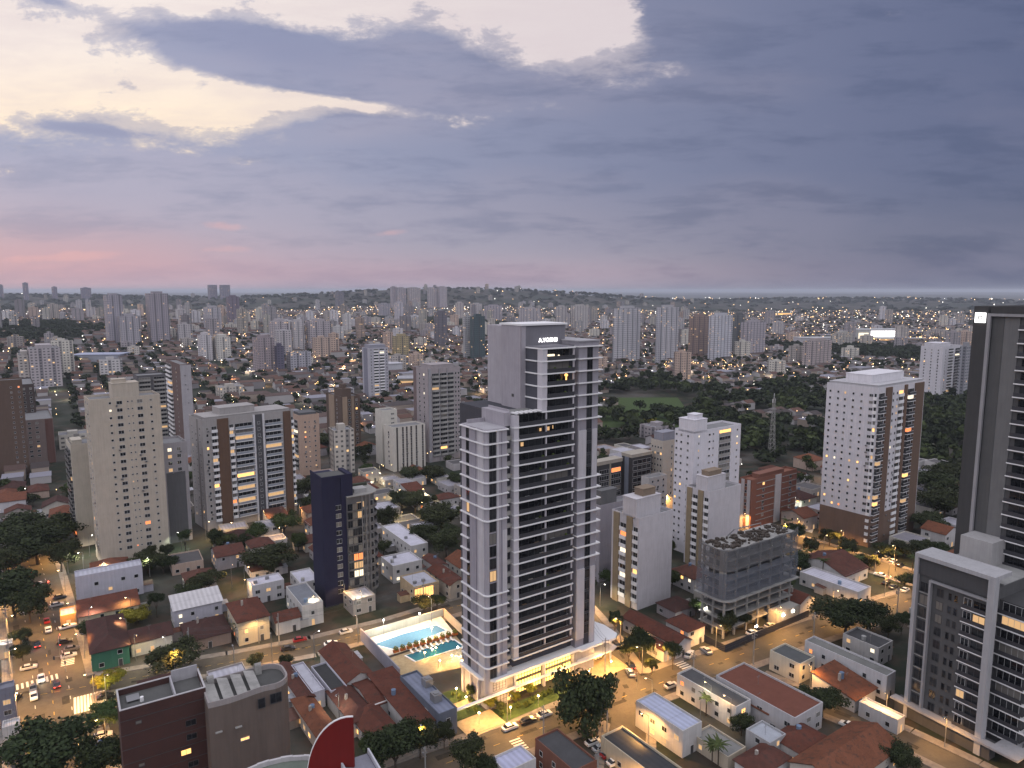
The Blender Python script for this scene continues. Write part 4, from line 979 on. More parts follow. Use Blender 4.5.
# ================================================================ low buildings
N_HOUSE = [0]
ROOFMAT = {'t': TILE, 'f': FELT, 'm': SHEET}
def house(n, th, W, D, h, kind, wall, roof, rmat='t', label=None, group=None, win=True, lit=.2, fl=2.8, cat='house', name='house', rh=None, seed=0, detail=2, oh=.45):
    """low building at near corner n; kinds: flat, hip, gable_u (ridge along the front), gable_v, shed, shed_u"""
    rnd = random.Random(seed + int(n[0] * 13 + n[1] * 7))
    root = thing(name, label, cat, (n[0], n[1], n[2] if len(n) > 2 else 0), R(th), group); N_HOUSE[0] += 1
    mark(rect(n, th, W, D), .8)
    mb = MB(); rm = ROOFMAT[rmat]; rb = MB(); t = .16
    if kind == 'flat':
        mb = block_body(W, D, -.6, h - .55, .55)
        rb.poly([(.22, .22, h - .50), (W - .22, .22, h - .50), (W - .22, D - .22, h - .50), (.22, D - .22, h - .50)])
    else:
        mb.box(0, W, 0, D, -.6, h)
        s = min(W, D) / 2; rh = rh or s * .46
        def plane(*p):
            rb.poly([(a, b, c + .01) for a, b, c in p]); rb.poly([(a, b, c - t) for a, b, c in reversed(p)])
        o = oh; e = h - o * .4
        if kind == 'hip':
            zr = h + rh
            if W >= D: a, b = (D / 2, D / 2), (W - D / 2 if W - D / 2 > D / 2 else D / 2 + .01, D / 2)
            else: a, b = (W / 2, W / 2), (W / 2, D - W / 2)
            A, B2 = (*a, zr), (*b, zr); c = [(-o, -o, e), (W + o, -o, e), (W + o, D + o, e), (-o, D + o, e)]
            if W >= D: plane(c[0], c[1], B2, A); plane(c[1], c[2], B2); plane(c[2], c[3], A, B2); plane(c[3], c[0], A)
            else: plane(c[0], c[1], A); plane(c[1], c[2], B2, A); plane(c[2], c[3], B2); plane(c[3], c[0], A, B2)
        elif kind in ('gable_u', 'gable_v'):
            if kind == 'gable_u':
                zr = h + rh; m = D / 2
                plane((-o, -o, e), (W + o, -o, e), (W + o, m, zr), (-o, m, zr)); plane((W + o, D + o, e), (-o, D + o, e), (-o, m, zr), (W + o, m, zr))
                for x in (0, W): mb.poly([(x, 0, h), (x, D, h), (x, m, zr - t - .02)])
            else:
                zr = h + rh; m = W / 2
                plane((-o, D + o, e), (-o, -o, e), (m, -o, zr), (m, D + o, zr)); plane((W + o, -o, e), (W + o, D + o, e), (m, D + o, zr), (m, -o, zr))
                for y in (0, D): mb.poly([(0, y, h), (W, y, h), (m, y, zr - t - .02)])
        elif kind == 'shed':
            rh = min(rh, D * .22)
            plane((-o, -o, e + .2), (W + o, -o, e + .2), (W + o, D + o * .2, h + rh), (-o, D + o * .2, h + rh))
            mb.box(.001, W - .001, D - .3, D - .001, h + .001, h + rh - t - .03)
            for x in (0, W): mb.poly([(x, 0, h), (x, D - .3, h), (x, D - .3, h + rh - t - .05)])
        elif kind == 'shed_u':
            rh = min(rh, W * .22)
            plane((-o, D + o, e + .2), (-o, -o, e + .2), (W + o * .2, -o, h + rh), (W + o * .2, D + o, h + rh))
            for y in (0, D): mb.poly([(0, y, h), (W, y, h), (W, y, h + rh - t - .05)])
    part('wall', mb, WALL, root, wall)
    part('roof', rb, rm, root, roof, uv=True)
    if win and detail:
        B = Bld(root, 100); nf = max(1, int(h // fl))
        for fc, L in (('F', W), ('L', D)):
            k = max(1, int(L // 3.6)); ww = rnd.choice([1.0, 1.2, 1.5])
            for f in range(nf):
                for i in range(k):
                    p = L * (i + .5) / k
                    if fc == 'F' and f == 0 and i == k // 2:
                        B.face('door', door_mesh(rnd.random() < lit), fc, p, .0)
                    elif rnd.random() < .8: B.face('window', win_mesh(ww, 1.15, glass(lit, rnd)), fc, p, f * fl + 1.0)
        B.done()
    if detail and rnd.random() < .75:
        aw, ad, ah = rnd.uniform(2, 3.6), rnd.uniform(2.5, min(5, D * .6)), rnd.uniform(2.3, 3.0); ay = rnd.uniform(0, D - ad)
        xx = W if rnd.random() < .7 else -aw
        if free([shift(n, th, xx + aw * .5 - .5 + (1.2 if xx > 0 else -1.2), ay), shift(n, th, xx + aw * .5 + .5 + (1.2 if xx > 0 else -1.2), ay), shift(n, th, xx + aw * .5 + .5 + (1.2 if xx > 0 else -1.2), ay + ad), shift(n, th, xx + aw * .5 - .5 + (1.2 if xx > 0 else -1.2), ay + ad)]):
            part('annex', MB().box(xx + .01, xx + aw - .01, ay, ay + ad, -.5, ah), WALL, root, tuple(v * .8 for v in wall)); part('annex_roof', MB().poly([(xx - .1, ay - .3, ah + .1), (xx + aw + .1, ay - .3, ah + .1), (xx + aw + .1, ay + ad + .1, ah + .45), (xx - .1, ay + ad + .1, ah + .45)]), SHEET if rnd.random() < .6 else TILE, root, rnd.choice([(.3, .3, .33), (.12, .055, .04), (.2, .19, .18), (.42, .42, .46)]), uv=True)
            mark([shift(n, th, *q) for q in ((xx, ay), (xx + aw, ay), (xx + aw, ay + ad), (xx, ay + ad))])
    if detail and rnd.random() < .4:
        x, y = W * rnd.uniform(.2, .8), D * rnd.uniform(.3, .8); zt_ = h + (0 if kind == 'flat' else (rh or 1) * .5)
        part('antenna', MB().tube((x, y, zt_ - .6), (x, y, zt_ + 2.2), .035, n=4).box(x - .7, x + .7, y - .02, y + .02, zt_ + 1.9, zt_ + 1.95).box(x - .5, x + .5, y - .02, y + .02, zt_ + 1.6, zt_ + 1.65), STEEL, root)
    if detail and kind != 'flat' and rnd.random() < .35:
        x = W * rnd.uniform(.25, .7); part('water_tank', MB().tube((x, D * .55, h + .4), (x, D * .55, h + (rh or 1) + .6), .6, n=10).tube((x, D * .55, h + (rh or 1) + .605), (x, D * .55, h + (rh or 1) + .8), .65, .15, n=10), WALL, root, (.16, .22, .33))
    if detail > 1 and kind == 'flat' and W > 7 and D > 7:
        for q in range(rnd.randint(1, 2)):
            x, y = rnd.uniform(1.2, W - 2.6), rnd.uniform(1.2, D - 2.6)
            if rnd.random() < .5: part('water_tank', MB().tube((x, y, h - .48), (x, y, h + .7), .65, n=12).tube((x, y, h + .705), (x, y, h + .9), .7, .15, n=12), WALL, root, (.22, .30, .42) if rnd.random() < .5 else (.4, .4, .4))
            else: part('air_conditioner', MB().box(x, x + 1.2, y, y + .8, h - .46, h + .5).box(x + .15, x + 1.05, y - .02, y - .005, h - .3, h + .35), STEEL, root)
    elif detail > 1 and kind != 'flat' and rnd.random() < .35:
        part('chimney', MB().box(W * .3, W * .3 + .6, D * .5, D * .5 + .6, h + .1, h + (rh or 2) + .9), WALL, root, (.4, .36, .33))
    return root
def door_mesh(lit):
    k = ('d', lit)
    if k not in WT: WT[k] = MB().box(-.5, .5, -.06, -.01, .05, 2.1, 1).box(-.6, -.51, -.09, 0, .02, 2.2, 0).box(.51, .6, -.09, 0, .02, 2.2, 0).box(-.51, .51, -.09, 0, 2.11, 2.2, 0).mesh('door', [FRAME, WARM2 if lit else DKTRIM])
    return WT[k]
def roof_fit(xl, xn, xr, yn, h, th=33):
    n = G(xn, yn, h); w, d = spans(n, h, xl, xr, th)
    return (n[0], n[1], 0.0), min(max(w, 3.5), 45), min(max(d, 3.5), 45)
TC = (.105, .040, .029); TO = (.150, .060, .036); TD = (.062, .032, .029); TB = (.092, .040, .032); LV = (.50, .49, .57); DK = (.05, .05, .052); WW = (.60, .58, .58); CR = (.56, .48, .36); GRY = (.34, .335, .35)
def low(xl, xn, xr, yn, h, kind, wall, roof, rmat, label, th=33, dd=None, **k):
    n, w, d = roof_fit(xl, xn, xr, yn, h, th); d = dd or d; return house(n, th, w, d, h, kind, wall, roof, rmat, label, **k)
# block west of the tall tower, south of the back street
r_ac = low(400, 439, 457, 714, 7, 'flat', (.13, .15, .20), (.20, .22, .30), 'm', 'slate blue metal-clad building with two rooftop cooling units beside the pool', th=35, name='workshop', cat='workshop', lit=.3)
low(368, 413, 438, 728, 4.6, 'shed', WW, TC, 't', 'long dark red tiled roof with white fascia, left of the slate blue building', th=35, lit=.5)
low(320, 347, 373, 682, 5.5, 'gable_v', WW, TC, 't', 'brown tiled gable house with white gable wall facing the courtyard', th=35)
low(311, 331, 347, 691, 5.2, 'flat', LV, DK, 'f', 'white-parapet building with sunken black roof between brown roofs', th=35)
low(291, 312, 321, 693, 5.0, 'flat', LV, (.42, .42, .48), 'f', 'narrow pale flat-roofed strip next to the sunken black roof', th=35)
low(277, 301, 313, 700, 4.8, 'gable_v', WW, TB, 't', 'brown tiled gable house next to the taupe building', th=35)
low(292, 317, 336, 735, 4.6, 'hip', (.5, .42, .36), TO, 't', 'orange clay hipped house behind the red curved fin', th=35, lit=.5)
low(327, 352, 375, 722, 4.4, 'hip', WW, TB, 't', 'brown hipped house in the middle of the tiled block', th=35, lit=.6)
low(350, 372, 392, 706, 4.4, 'gable_u', WW, TC, 't', 'red tiled gable house behind the brown hipped one', th=35, lit=.6)
low(348, 374, 402, 743, 4.0, 'hip', WW, TC, 't', 'dark red hipped house under the trees by the red fin', th=35, lit=.6)
# north side of the back street
low(87, 91, 129, 653, 6.0, 'hip', (.055, .17, .115), TD, 't', 'green painted corner house with dark roof at the crossing', lit=.15)
low(128, 131, 172, 643, 4.6, 'gable_u', (.45, .43, .42), TD, 't', 'white row house with two lit windows next to the green house', lit=.6)
low(70, 75, 142, 577, 11, 'flat', LV, (.45, .45, .52), 'm', 'tall lavender-walled hall behind the cream long house', name='hall', cat='hall', lit=.05, dd=6.5)
low(75, 79, 139, 617, 5.6, 'shed', CR, TC, 't', 'cream long house with red lean-to roof, lit by the street', lit=.2, dd=9.5)
low(170, 174, 222, 611, 6.6, 'shed', LV, (.50, .48, .50), 'm', 'white workshop with pale sheet roof and one wide window', name='workshop', cat='workshop')
low(181, 188, 231, 641, 4.0, 'hip', (.35, .26, .22), TD, 't', 'low brown hipped house in front of the white workshop', lit=.5)
low(227, 238, 269, 622, 8.0, 'hip', CR, TC, 't', 'two-storey cream house with dark red roof on the back street', lit=.35, detail=2)
low(270, 276, 300, 622, 4.6, 'gable_u', WW, TC, 't', 'small white-fronted house between the cream house and grey flat roof', lit=.4)
low(286, 302, 323, 606, 7.5, 'flat', WW, (.20, .21, .24), 'f', 'white two-storey box with grey roof left of the navy building', name='office_building', cat='office building')
low(247, 252, 284, 586, 7.0, 'flat', (.62, .60, .63), (.50, .49, .57), 'f', 'large white flat-roofed building behind the grey-roofed box', name='office_building', cat='office building')
low(290, 300, 320, 583, 6.0, 'flat', WW, LV, 'f', 'lavender flat roof tucked behind the navy building')
low(382, 411, 428, 546, 7.0, 'flat', WW, LV, 'f', 'white building with pale roof, farthest of three stepped ones right of navy building')
low(381, 393, 422, 566, 7.0, 'flat', WW, LV, 'f', 'white stepped building, middle of three right of the navy building')
o_lit = low(400, 414, 439, 587, 6.6, 'flat', (.55, .42, .28), (.42, .42, .48), 'f', 'flat house with orange-lit timber front, nearest of three stepped buildings', lit=.0)
low(428, 450, 466, 585, 5.6, 'gable_v', (.5, .44, .38), TC, 't', 'red tiled gable house against the left foot of the sign tower')
low(423, 437, 448, 567, 5.0, 'gable_v', WW, TB, 't', 'brown gable house uphill behind the red tiled gable')
low(56, 60, 76, 616, 4.2, 'flat', (.5, .28, .12), LV, 'm', 'small shop with orange glowing front under a pale canopy by the avenue', name='shop', cat='shop', lit=.9, dd=7)
low(-14, -3, 8, 690, 11, 'flat', (.22, .22, .28), (.2, .2, .24), 'f', 'grey-blue slab building cut by the left border above the trees')
low(-12, 2, 17, 728, 5, 'flat', WW, (.5, .49, .52), 'f', 'white annex below the grey-blue slab at the left border')
low(-8, -2, 12, 646, 4.5, 'flat', (.6, .5, .4), (.4, .38, .38), 'f', 'shop with white lit sign board west of the avenue', name='shop', cat='shop', lit=.9)
# south of the front street
low(601, 668, 690, 786, 5.2, 'flat', CR, (.040, .042, .048), 'm', 'long shed with black corrugated roof and cream side wall', th=35, name='warehouse', cat='warehouse', detail=1, lit=.1)
low(636, 683, 702, 731, 7.0, 'flat', (.55, .53, .53), (.42, .45, .60), 'm', 'white building with pale blue roof and glowing skylight', th=35, detail=1)
low(677, 736, 751, 707, 6.4, 'flat', WW, (.085, .085, .09), 'f', 'white house with near-black flat roof, right of the pale blue roof', th=35, lit=.3)
low(716, 795, 823, 718, 7.0, 'flat', (.50, .49, .52), (.155, .062, .045), 'f', 'large warehouse with dark red flat roof and white parapet', th=35, name='warehouse', cat='warehouse', detail=1, lit=0)
low(733, 768, 777, 713, 4.4, 'gable_v', WW, TO, 't', 'small orange tiled house squeezed beside the dark red flat roof', th=35)
low(770, 800, 815, 664, 6.0, 'flat', (.62, .57, .48), (.10, .105, .11), 'f', 'cream cube house with black roof on the front street', th=35, detail=1)
low(805, 887, 896, 676, 7.0, 'flat', (.58, .57, .60), (.19, .19, .185), 'f', 'long white building with grey gravel roof, below the big round tree', th=35, name='warehouse', cat='warehouse')
low(843, 879, 893, 648, 6.0, 'flat', (.52, .5, .5), (.07, .07, .075), 'f', 'white house with black roof between long white building and tree', th=35)
low(812, 855, 876, 700, 3.6, 'shed', WW, TO, 't', 'orange lean-to roof along the long white building', th=35, win=False)
low(790, 838, 900, 790, 5.0, 'gable_u', (.5, .45, .4), TO, 't', 'broad orange tiled house at the bottom border by the side lane', th=35)
low(772, 800, 826, 752, 4.4, 'hip', WW, TC, 't', 'red hipped house just uphill of the broad orange one', th=35)
low(859, 898, 905, 720, 4.0, 'flat', (.45, .45, .48), (.55, .55, .58), 'm', 'white sheet-roofed shed left of the white-framed block', th=35, name='shed', cat='shed')
low(746, 770, 786, 743, 5.6, 'flat', (.40, .40, .42), (.35, .37, .42), 'f', 'grey house with railed roof terrace amid the orange roofs', th=35)
low(692, 728, 746, 757, 3.6, 'flat', (.52, .45, .36), (.2, .2, .2), 'f', 'low cream walled house with dark roof and palm at its side', th=35, lit=.6)
low(735, 760, 790, 775, 4.5, 'hip', WW, TB, 't', 'brown hipped roof at the bottom border between palm and orange house', th=35)
low(535, 574, 597, 771, 7.0, 'flat', (.20, .09, .065), (.07, .07, .075), 'f', 'brick box with black roof and tall vent at the bottom border', th=35)
low(491, 506, 536, 772, 6.0, 'flat', WW, (.45, .46, .62), 'm', 'pale violet sheet roof at the bottom border left of brick box', th=35, win=False)
# north-east corner block
low(623, 676, 691, 645, 4.6, 'gable_v', (.50, .49, .52), TC, 't', 'long dark red tiled house behind the street trees right of the sign tower', th=35)
low(666, 688, 705, 631, 5.8, 'hip', (.6, .58, .57), TC, 't', 'white cottage with two red hips beside the long tiled house', th=35, lit=.3)
low(647, 664, 670, 650, 4.0, 'gable_v', WW, TC, 't', 'tiny white gable house on the corner lawn of the crossing', th=35)
low(800, 858, 871, 592, 5.0, 'flat', WW, LV, 'm', 'pair of pale lavender sheet roofs beyond the construction', th=35, name='warehouse', cat='warehouse', lit=.4)
low(775, 800, 815, 603, 4.6, 'gable_v', WW, TC, 't', 'red tiled house right behind the netted construction', th=35)
low(795, 845, 868, 576, 4.6, 'gable_u', WW, TB, 't', 'brown tiled terrace above the lavender sheet roofs', th=35)
# extra fittings on some of them
def on(root, nm, mb, mats, color=None, label=None): return part(nm, mb, mats, root, color, label=label)
for x, y in ((1.5, 5.0), (3.0, 12.5)):
    on(r_ac, 'cooling_unit', MB().box(x, x + 2.2, y, y + 2.4, 6.6, 8.6).tube((x + 1.1, y + 1.2, 8.6), (x + 1.1, y + 1.2, 8.85), .8, n=12), STEEL)
lw = MB()
for i in range(7): lw.poly([(.3 + i * 1.05, -.05, .3), (1.2 + i * 1.05, -.05, .3), (1.2 + i * 1.05, -.05, 5.6), (.3 + i * 1.05, -.05, 5.6)])
on(o_lit, 'lit_screen', lw, WARM, label='orange lit slatted front')

# --- dark brick building and taupe neighbour, bottom left
def brick_pair():
    z = 30.0; P = [G(x, y, z) for x, y in ((119.5, 711), (205.5, 687), (194, 667), (112, 691))]
    th = math.degrees(math.atan2(P[1][1] - P[0][1], P[1][0] - P[0][0])); n = (P[0][0], P[0][1], 0)
    W = math.dist(P[0][:2], P[1][:2]); D = math.dist(P[0][:2], P[3][:2]) * 1.0
    root = thing('apartment_block', 'dark red brick block with open sunken roof in the lower left', 'apartment block', n, R(th)); LAND.append(('the dark brick block', *shift(n, th, W / 2, D / 2))); mark(rect(n, th, W, D), 2)
    mb = MB().box(0, W, 0, D, 0, z - 1.4)
    t = .3
    for a in ((0, W, 0, t), (0, W, D - t, D), (0, t, t, D - t), (W - t, W, t, D - t)): mb.box(*a, z - 1.39, z - .12)
    part('wall', mb, BRICK, root, uv=True)
    cp = MB()
    for a in ((-.05, W + .05, -.05, t + .03), (-.05, W + .05, D - t - .03, D + .05), (-.05, t, t + .04, D - t - .04), (W - t, W + .05, t + .04, D - t - .04)): cp.box(*a, z - .11, z + .03)
    part('parapet_cap', cp, WALL, root, (.48, .46, .48))
    part('roof', MB().poly([(t, t, z - 1.35), (W - t, t, z - 1.35), (W - t, D - t, z - 1.35), (t, D - t, z - 1.35)]), FELT, root, (.10, .10, .10))
    part('roof_box', MB().box(W * .63, W * .65, t, D - t, z - 1.34, z + .1).box(W * .655, W - t - .01, D - t - .35, D - t - .02, z - 1.34, z + 1.2), WALL, root, (.40, .39, .42))
    part('water_tank', MB().tube((W * .27, D * .45, z - 1.34), (W * .27, D * .45, z - .4), .35, n=10), WHITE, root); part('solar_panel', MB().box(W * .1, W * .25, D * .5, D * .8, z - 1.0, z - .93), STEEL, root)
    B = Bld(root)
    for k in range(8):
        B.put('window', win_mesh(.9, .5, CURT, DKTRIM), (W * .2, 0, z - 3.6 - k * 3.0)) if k % 3 == 0 else None; B.put('window', win_mesh(1.8, 1.1, WARM if k == 2 else GLASS, DKTRIM), (W * (.80 if k != 2 else .72), 0, z - 6.6 - k * 3.0 - .6))
        B.put('ledge', ledge_mesh(W - .02, .06, .12, DKTRIM), (W / 2, 0, z - 3.9 - k * 3.0 + 1.6))
    B.done()
    # taupe
    z = 29.0; a = G(208, 703, z); b = G(291, 679, z); n = (a[0], a[1], 0); th = math.degrees(math.atan2(b[1] - a[1], b[0] - a[0])); W = math.dist(a[:2], b[:2]); D = 9.0; r = 3.2
    root = thing('apartment_block', 'taupe rendered block with rounded corner and stepped concrete roof panels', 'apartment block', n, R(th)); LAND.append(('the taupe rounded block', *shift(n, th, W / 2, D / 2))); mark(rect(n, th, W, D), 2)
    fr = [(0, 0)] + [(W * i / 12, -.35 * math.sin(i / 12 * math.pi * 2.2)) for i in range(1, 9)] + [(W - r + r * math.sin(q), r - r * math.cos(q)) for q in [i * math.pi / 2 / 6 for i in range(7)]]
    pts = fr + [(W, D - r)] + [(W - r + r * math.cos(q), D - r + r * math.sin(q)) for q in [i * math.pi / 2 / 6 for i in range(1, 7)]] + [(0, D)]
    part('wall', MB().prism(pts, 0, z - 1.2), WALL, root, (.155, .122, .108))
    pp = MB(); c = Vector((W / 2, D / 2))
    ins = [tuple(c + (Vector(p) - c) * .955) for p in pts]
    for i in range(len(pts)):
        j = (i + 1) % len(pts); q = [pts[i], pts[j], ins[j], ins[i]]; pp.prism(q, z - 1.19, z)
    part('parapet', pp, WALL, root, (.33, .30, .30))
    part('roof', MB().prism(ins, z - 1.19, z - 1.1), FELT, root, (.08, .08, .08))
    for i in range(4):
        x = W * (.02 + i * .165)
        part('roof_panel', MB().poly([(x, .6, z - .5), (x + W * .13, .5, z - .9), (x + W * .13, D - .8, z - .2), (x, D - .7, z + .3)]).poly([(x, D - .7, z + .2), (x + W * .13, D - .8, z - .3), (x + W * .13, .5, z - 1.0), (x, .6, z - .6)]), CONC, root)
    for x in (W * .07, W * .66): part('vent_hood', MB().box(x, x + 1.3, D - 1.6, D - .4, z - 1.1, z + .8).tube((x, D - 1.0, z + .8), (x + 1.3, D - 1.0, z + .8), .55, n=10), CONC, root)
    B = Bld(root)
    B.put('window', win_mesh(1.3, 2.0, GLASS, DKTRIM), (W * .62, -.33, z - 4.2)); B.put('window', win_mesh(2.2, 2.0, GLASS, DKTRIM), (W * .80, -.06, z - 4.1))
    B.put('window', win_mesh(1.6, .5, WARM), (W * .40, -.33, z - 10.0)); B.put('ledge', ledge_mesh(1.3, .5, .2, CONC), (W * .33, -.3, z - 6.6)); B.put('ledge', ledge_mesh(1.3, .5, .2, CONC), (W * .1, -.3, z - 6.4))
    B.done()
brick_pair()
def red_fin():
    # rounded roof terrace and a red curved fin wall at the bottom edge
    z = 27.0; c = G(281, 808, z); r = 13.0
    root = thing('apartment_block', 'round-roofed block with concrete rim at the bottom border beside the red fin', 'apartment block', (c[0], c[1], 0)); LAND.append(('the round-roofed block', c[0], c[1]))
    mark([(c[0] + r * math.cos(q), c[1] + r * math.sin(q)) for q in [i * math.pi / 8 for i in range(16)]], 1)
    part('wall', MB().tube((0, 0, 0), (0, 0, z - .6), r, n=40), WALL, root, (.40, .38, .39)); pr = MB()
    for i in range(40):
        a, b = 2 * math.pi * i / 40, 2 * math.pi * (i + 1) / 40
        pr.prism([((r - .5) * math.cos(a), (r - .5) * math.sin(a)), (r * math.cos(a), r * math.sin(a)), (r * math.cos(b), r * math.sin(b)), ((r - .5) * math.cos(b), (r - .5) * math.sin(b))], z - .59, z + .25 + .1 * (i % 2))
    part('parapet', pr, WALL, root, (.50, .48, .50)); part('roof', MB().tube((0, 0, z - .59), (0, 0, z - .5), r - .5, n=40), FELT, root, (.13, .15, .13))
    f = thing('fin_wall', 'tall bright red curved fin wall with pale rim at the bottom border', 'fin wall', (0, 0, 0)); p = []
    Yd = c[1] + 6.0; a = at_depth(353, 717, Yd); b = at_depth(303, 775, Yd); yaw = R(176); L = math.dist(a[:2], b[:2]) * 1.02; zt = a[2]
    f.location = (a[0], a[1], 0); f.rotation_euler.z = yaw; prof = [(L * .92 * math.sin(t), zt - 12.5 * (1 - math.cos(t))) for t in [i * math.pi / 2 / 12 for i in range(13)]]
    mb = MB()
    for (x0, z0), (x1, z1) in zip(prof, prof[1:]):
        for y0, y1, m in ((-.25, .25, 0), ):
            mb.v += [(x0, y0, 0), (x1, y0, 0), (x1, y0, z1), (x0, y0, z0), (x0, y1, 0), (x1, y1, 0), (x1, y1, z1), (x0, y1, z0)]; k = len(mb.v) - 8
            for q in ((0, 1, 2, 3), (5, 4, 7, 6), (3, 2, 6, 7), (4, 0, 3, 7), (1, 5, 6, 2)): mb.f.append(tuple(k + i for i in q)); mb.m.append(0)
    part('panel', mb, WALL, f, (.17, .011, .010)); rm = MB()
    for (x0, z0), (x1, z1) in zip(prof, prof[1:]): rm.tube((x0, 0, z0 + .12), (x1, 0, z1 + .12), .16, n=8)
    part('rim', rm, WHITE, f)
    q = at_depth(374, 760, c[1] + 7); q = (q[0], q[1], q[2])
    s = thing('apartment_block', 'navy and white block top beside the red fin at the bottom border', 'apartment block', (q[0], q[1], 0), R(30)); part('wall', MB().box(-5, 0, -4, 3, 0, q[2] - .6), WALL, s, (.04, .045, .11)); part('parapet', MB().box(-5.2, .2, -4.2, -3.9, q[2] - 1, q[2] + .3).box(-5.2, -4.9, -3.89, 3.2, q[2] - 1, q[2] + .3).box(-.1, .2, -3.89, 3.2, q[2] - 1, q[2] + .3), WALL, s, (.5, .5, .56)); part('roof', MB().box(-4.8, -.2, -3.8, 3, q[2] - .598, q[2] - .5), FELT, s, (.2, .2, .24))
red_fin()

# ================================================================ pool court west of the tower
def pool_court():
    P = lambda *q, z=.1: [G(x, y, z) for x, y in q]
    lot = [G(*p, 0)[:2] for p in ((362, 640), (398, 682), (470, 660), (448, 613))]; mark(lot, 1)
    def slab(name, pts, z0, z1, mat, label=None, cat=None, color=None):
        o = link(name, MB().prism([p[:2] for p in pts], z0, z1).mesh(name, mat), None, None, 0, color)
        if label: tag(o, label, cat)
        else: o['kind'] = 'structure'
        return o
    ccw = lambda l: l if sum((b[0] - a[0]) * (b[1] + a[1]) for a, b in zip(l, l[1:] + l[:1])) < 0 else l[::-1]
    slab('pool_terrace', ccw(P((362, 641), (385, 657), (455, 634), (441, 617))), .0, .30, DECK)
    slab('garden_court', ccw(P((387, 659), (400, 681), (478, 664), (456, 636))), .0, .2, PAVEW)
    for nm, lab, q, c in (('swimming_pool', 'large light blue swimming pool on the bright white deck', ((374, 645), (394, 650), (418, 642), (446, 631), (436, 626), (402, 635)), (.12, .25, .36)),
                          ('swimming_pool', 'narrow teal swimming pool lined with white loungers', ((406, 656), (416, 662), (463, 647), (453, 640)), (.02, .13, .18))):
        root = thing(nm, lab, 'swimming pool', (0, 0, .31)); pts = ccw(P(*q)); pts = [p[:2] for p in pts]
        part('water', MB().prism(pts, -.1, .03), WATER, root, c); cx = sum(p[0] for p in pts) / len(pts); cyy = sum(p[1] for p in pts) / len(pts); mb = MB()
        out = [(cx + (p[0] - cx) * 1.06, cyy + (p[1] - cyy) * 1.06) for p in pts]
        for i in range(len(pts)): j = (i + 1) % len(pts); mb.prism([pts[i], out[i], out[j], pts[j]][::-1], -.1, .08)
        part('rim', mb, WHITE, root)
    for i in range(9):                                        # loungers along the small pool
        p = G(412 + i * 5.0, 652.5 - i * 1.55, .3)
        r = thing('sun_lounger', 'white sun lounger beside the narrow teal pool', 'sun lounger', (p[0], p[1], .3), R(125), 'sun loungers by the teal pool')
        part('seat', MB().box(-.9, .4, -.32, .32, .28, .36), WHITE, r); part('backrest', MB().poly([(.4, -.32, .34), (.4, .32, .34), (1.0, .32, .75), (1.0, -.32, .75)]).poly([(1.0, -.32, .70), (1.0, .32, .70), (.4, .32, .29), (.4, -.32, .29)]), WHITE, r)
        for x in (-.8, .3): part('leg', MB().box(x, x + .06, -.3, .3, 0, .28), STEEL, r)
    a, b = G(396, 652, .3), G(455, 635, .3)
    for i in range(10):                                       # planter row
        t = i / 9; x, y = a[0] + (b[0] - a[0]) * t, a[1] + (b[1] - a[1]) * t
        r = thing('planter', 'planter with shrub, orange lamplight in its colour, between the two pools', 'planter', (x, y, .3), R(35), 'planters between the two pools')
        part('box', MB().box(-.85, .85, -.45, .45, 0, .8), WALL, r, (.45, .15, .05)); part('plant', leafball(.8, 60, 3), LEAF, r, (.16, .16, .03), loc=(0, 0, 1.2))  # orange of the boxes is lamplight put into their colour
    def wall(p, q, h, mat, col, lab, t=.25, name='boundary_wall'):
        L = math.dist(p[:2], q[:2]); o = link(name, MB().box(0, L, -t / 2, t / 2, 0, h).box(-.05, L + .05, -t / 2 - .06, t / 2 + .06, h + .002, h + .12).mesh(name, mat), None, (p[0], p[1], 0), math.atan2(q[1] - p[1], q[0] - p[0]), col); tag(o, lab, 'wall')
    wall(G(362, 640, 0), G(443, 616, 0), 2.6, WALL, (.55, .56, .50), 'pale street wall behind the bright pool deck')
    wall(G(400, 683, 0), G(361, 641, 0), 4.2, WALL, (.34, .33, .40), 'tall lavender wall between the pool court and the tiled roofs')
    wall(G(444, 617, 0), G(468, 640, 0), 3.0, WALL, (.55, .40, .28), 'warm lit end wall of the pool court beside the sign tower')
    # paling / street front gate of the tower garden
    for q, e, c, hgt in (((384, 640), 4000, (1, .95, .80), 6.5), ((420, 633), 4000, (1, .95, .80), 6.5), ((432, 640), 2200, (1, .8, .5), 4.0), ((458, 657), 900, (.9, .95, 1), 3.0)):
        p = G(*q, 0); pole_lamp('garden_lamp', p, hgt, e, c, 'tall white flood lamp over the pool deck' if hgt > 6 else 'small garden lamp in the pool court', 'flood lamps of the pool deck' if hgt > 6 else 'garden lamps of the pool court')
    for q in ((425, 660), (440, 668), (452, 663), (436, 655), (462, 668)):
        p = G(*q, 0); pole_lamp('garden_lamp', p, 2.2, 700, (1, .58, .18), 'knee-high warm garden lamp on the lit lawn', 'warm garden lamps by the tower')
PAVEW = m_paving('warm_paving', (.36, .27, .16), (.46, .36, .22), .8)
rl = random.Random(21)
def leafball(r, n, seed, sq=.8):
    g = random.Random(seed); mb = MB()
    for i in range(n):
        d = Vector((g.gauss(0, 1), g.gauss(0, 1), g.gauss(0, 1))).normalized() * (r * g.uniform(.6, 1.0)); d.z *= sq
        u = Vector((g.gauss(0, 1), g.gauss(0, 1), g.gauss(0, 1))).normalized(); v = u.orthogonal().normalized(); s = r * g.uniform(.16, .30); u = u.cross(v)
        mb.poly([d + u * s + v * s * .6, d - u * s + v * s, d - u * s - v * s * .7, d + u * s * .8 - v * s])
    return mb
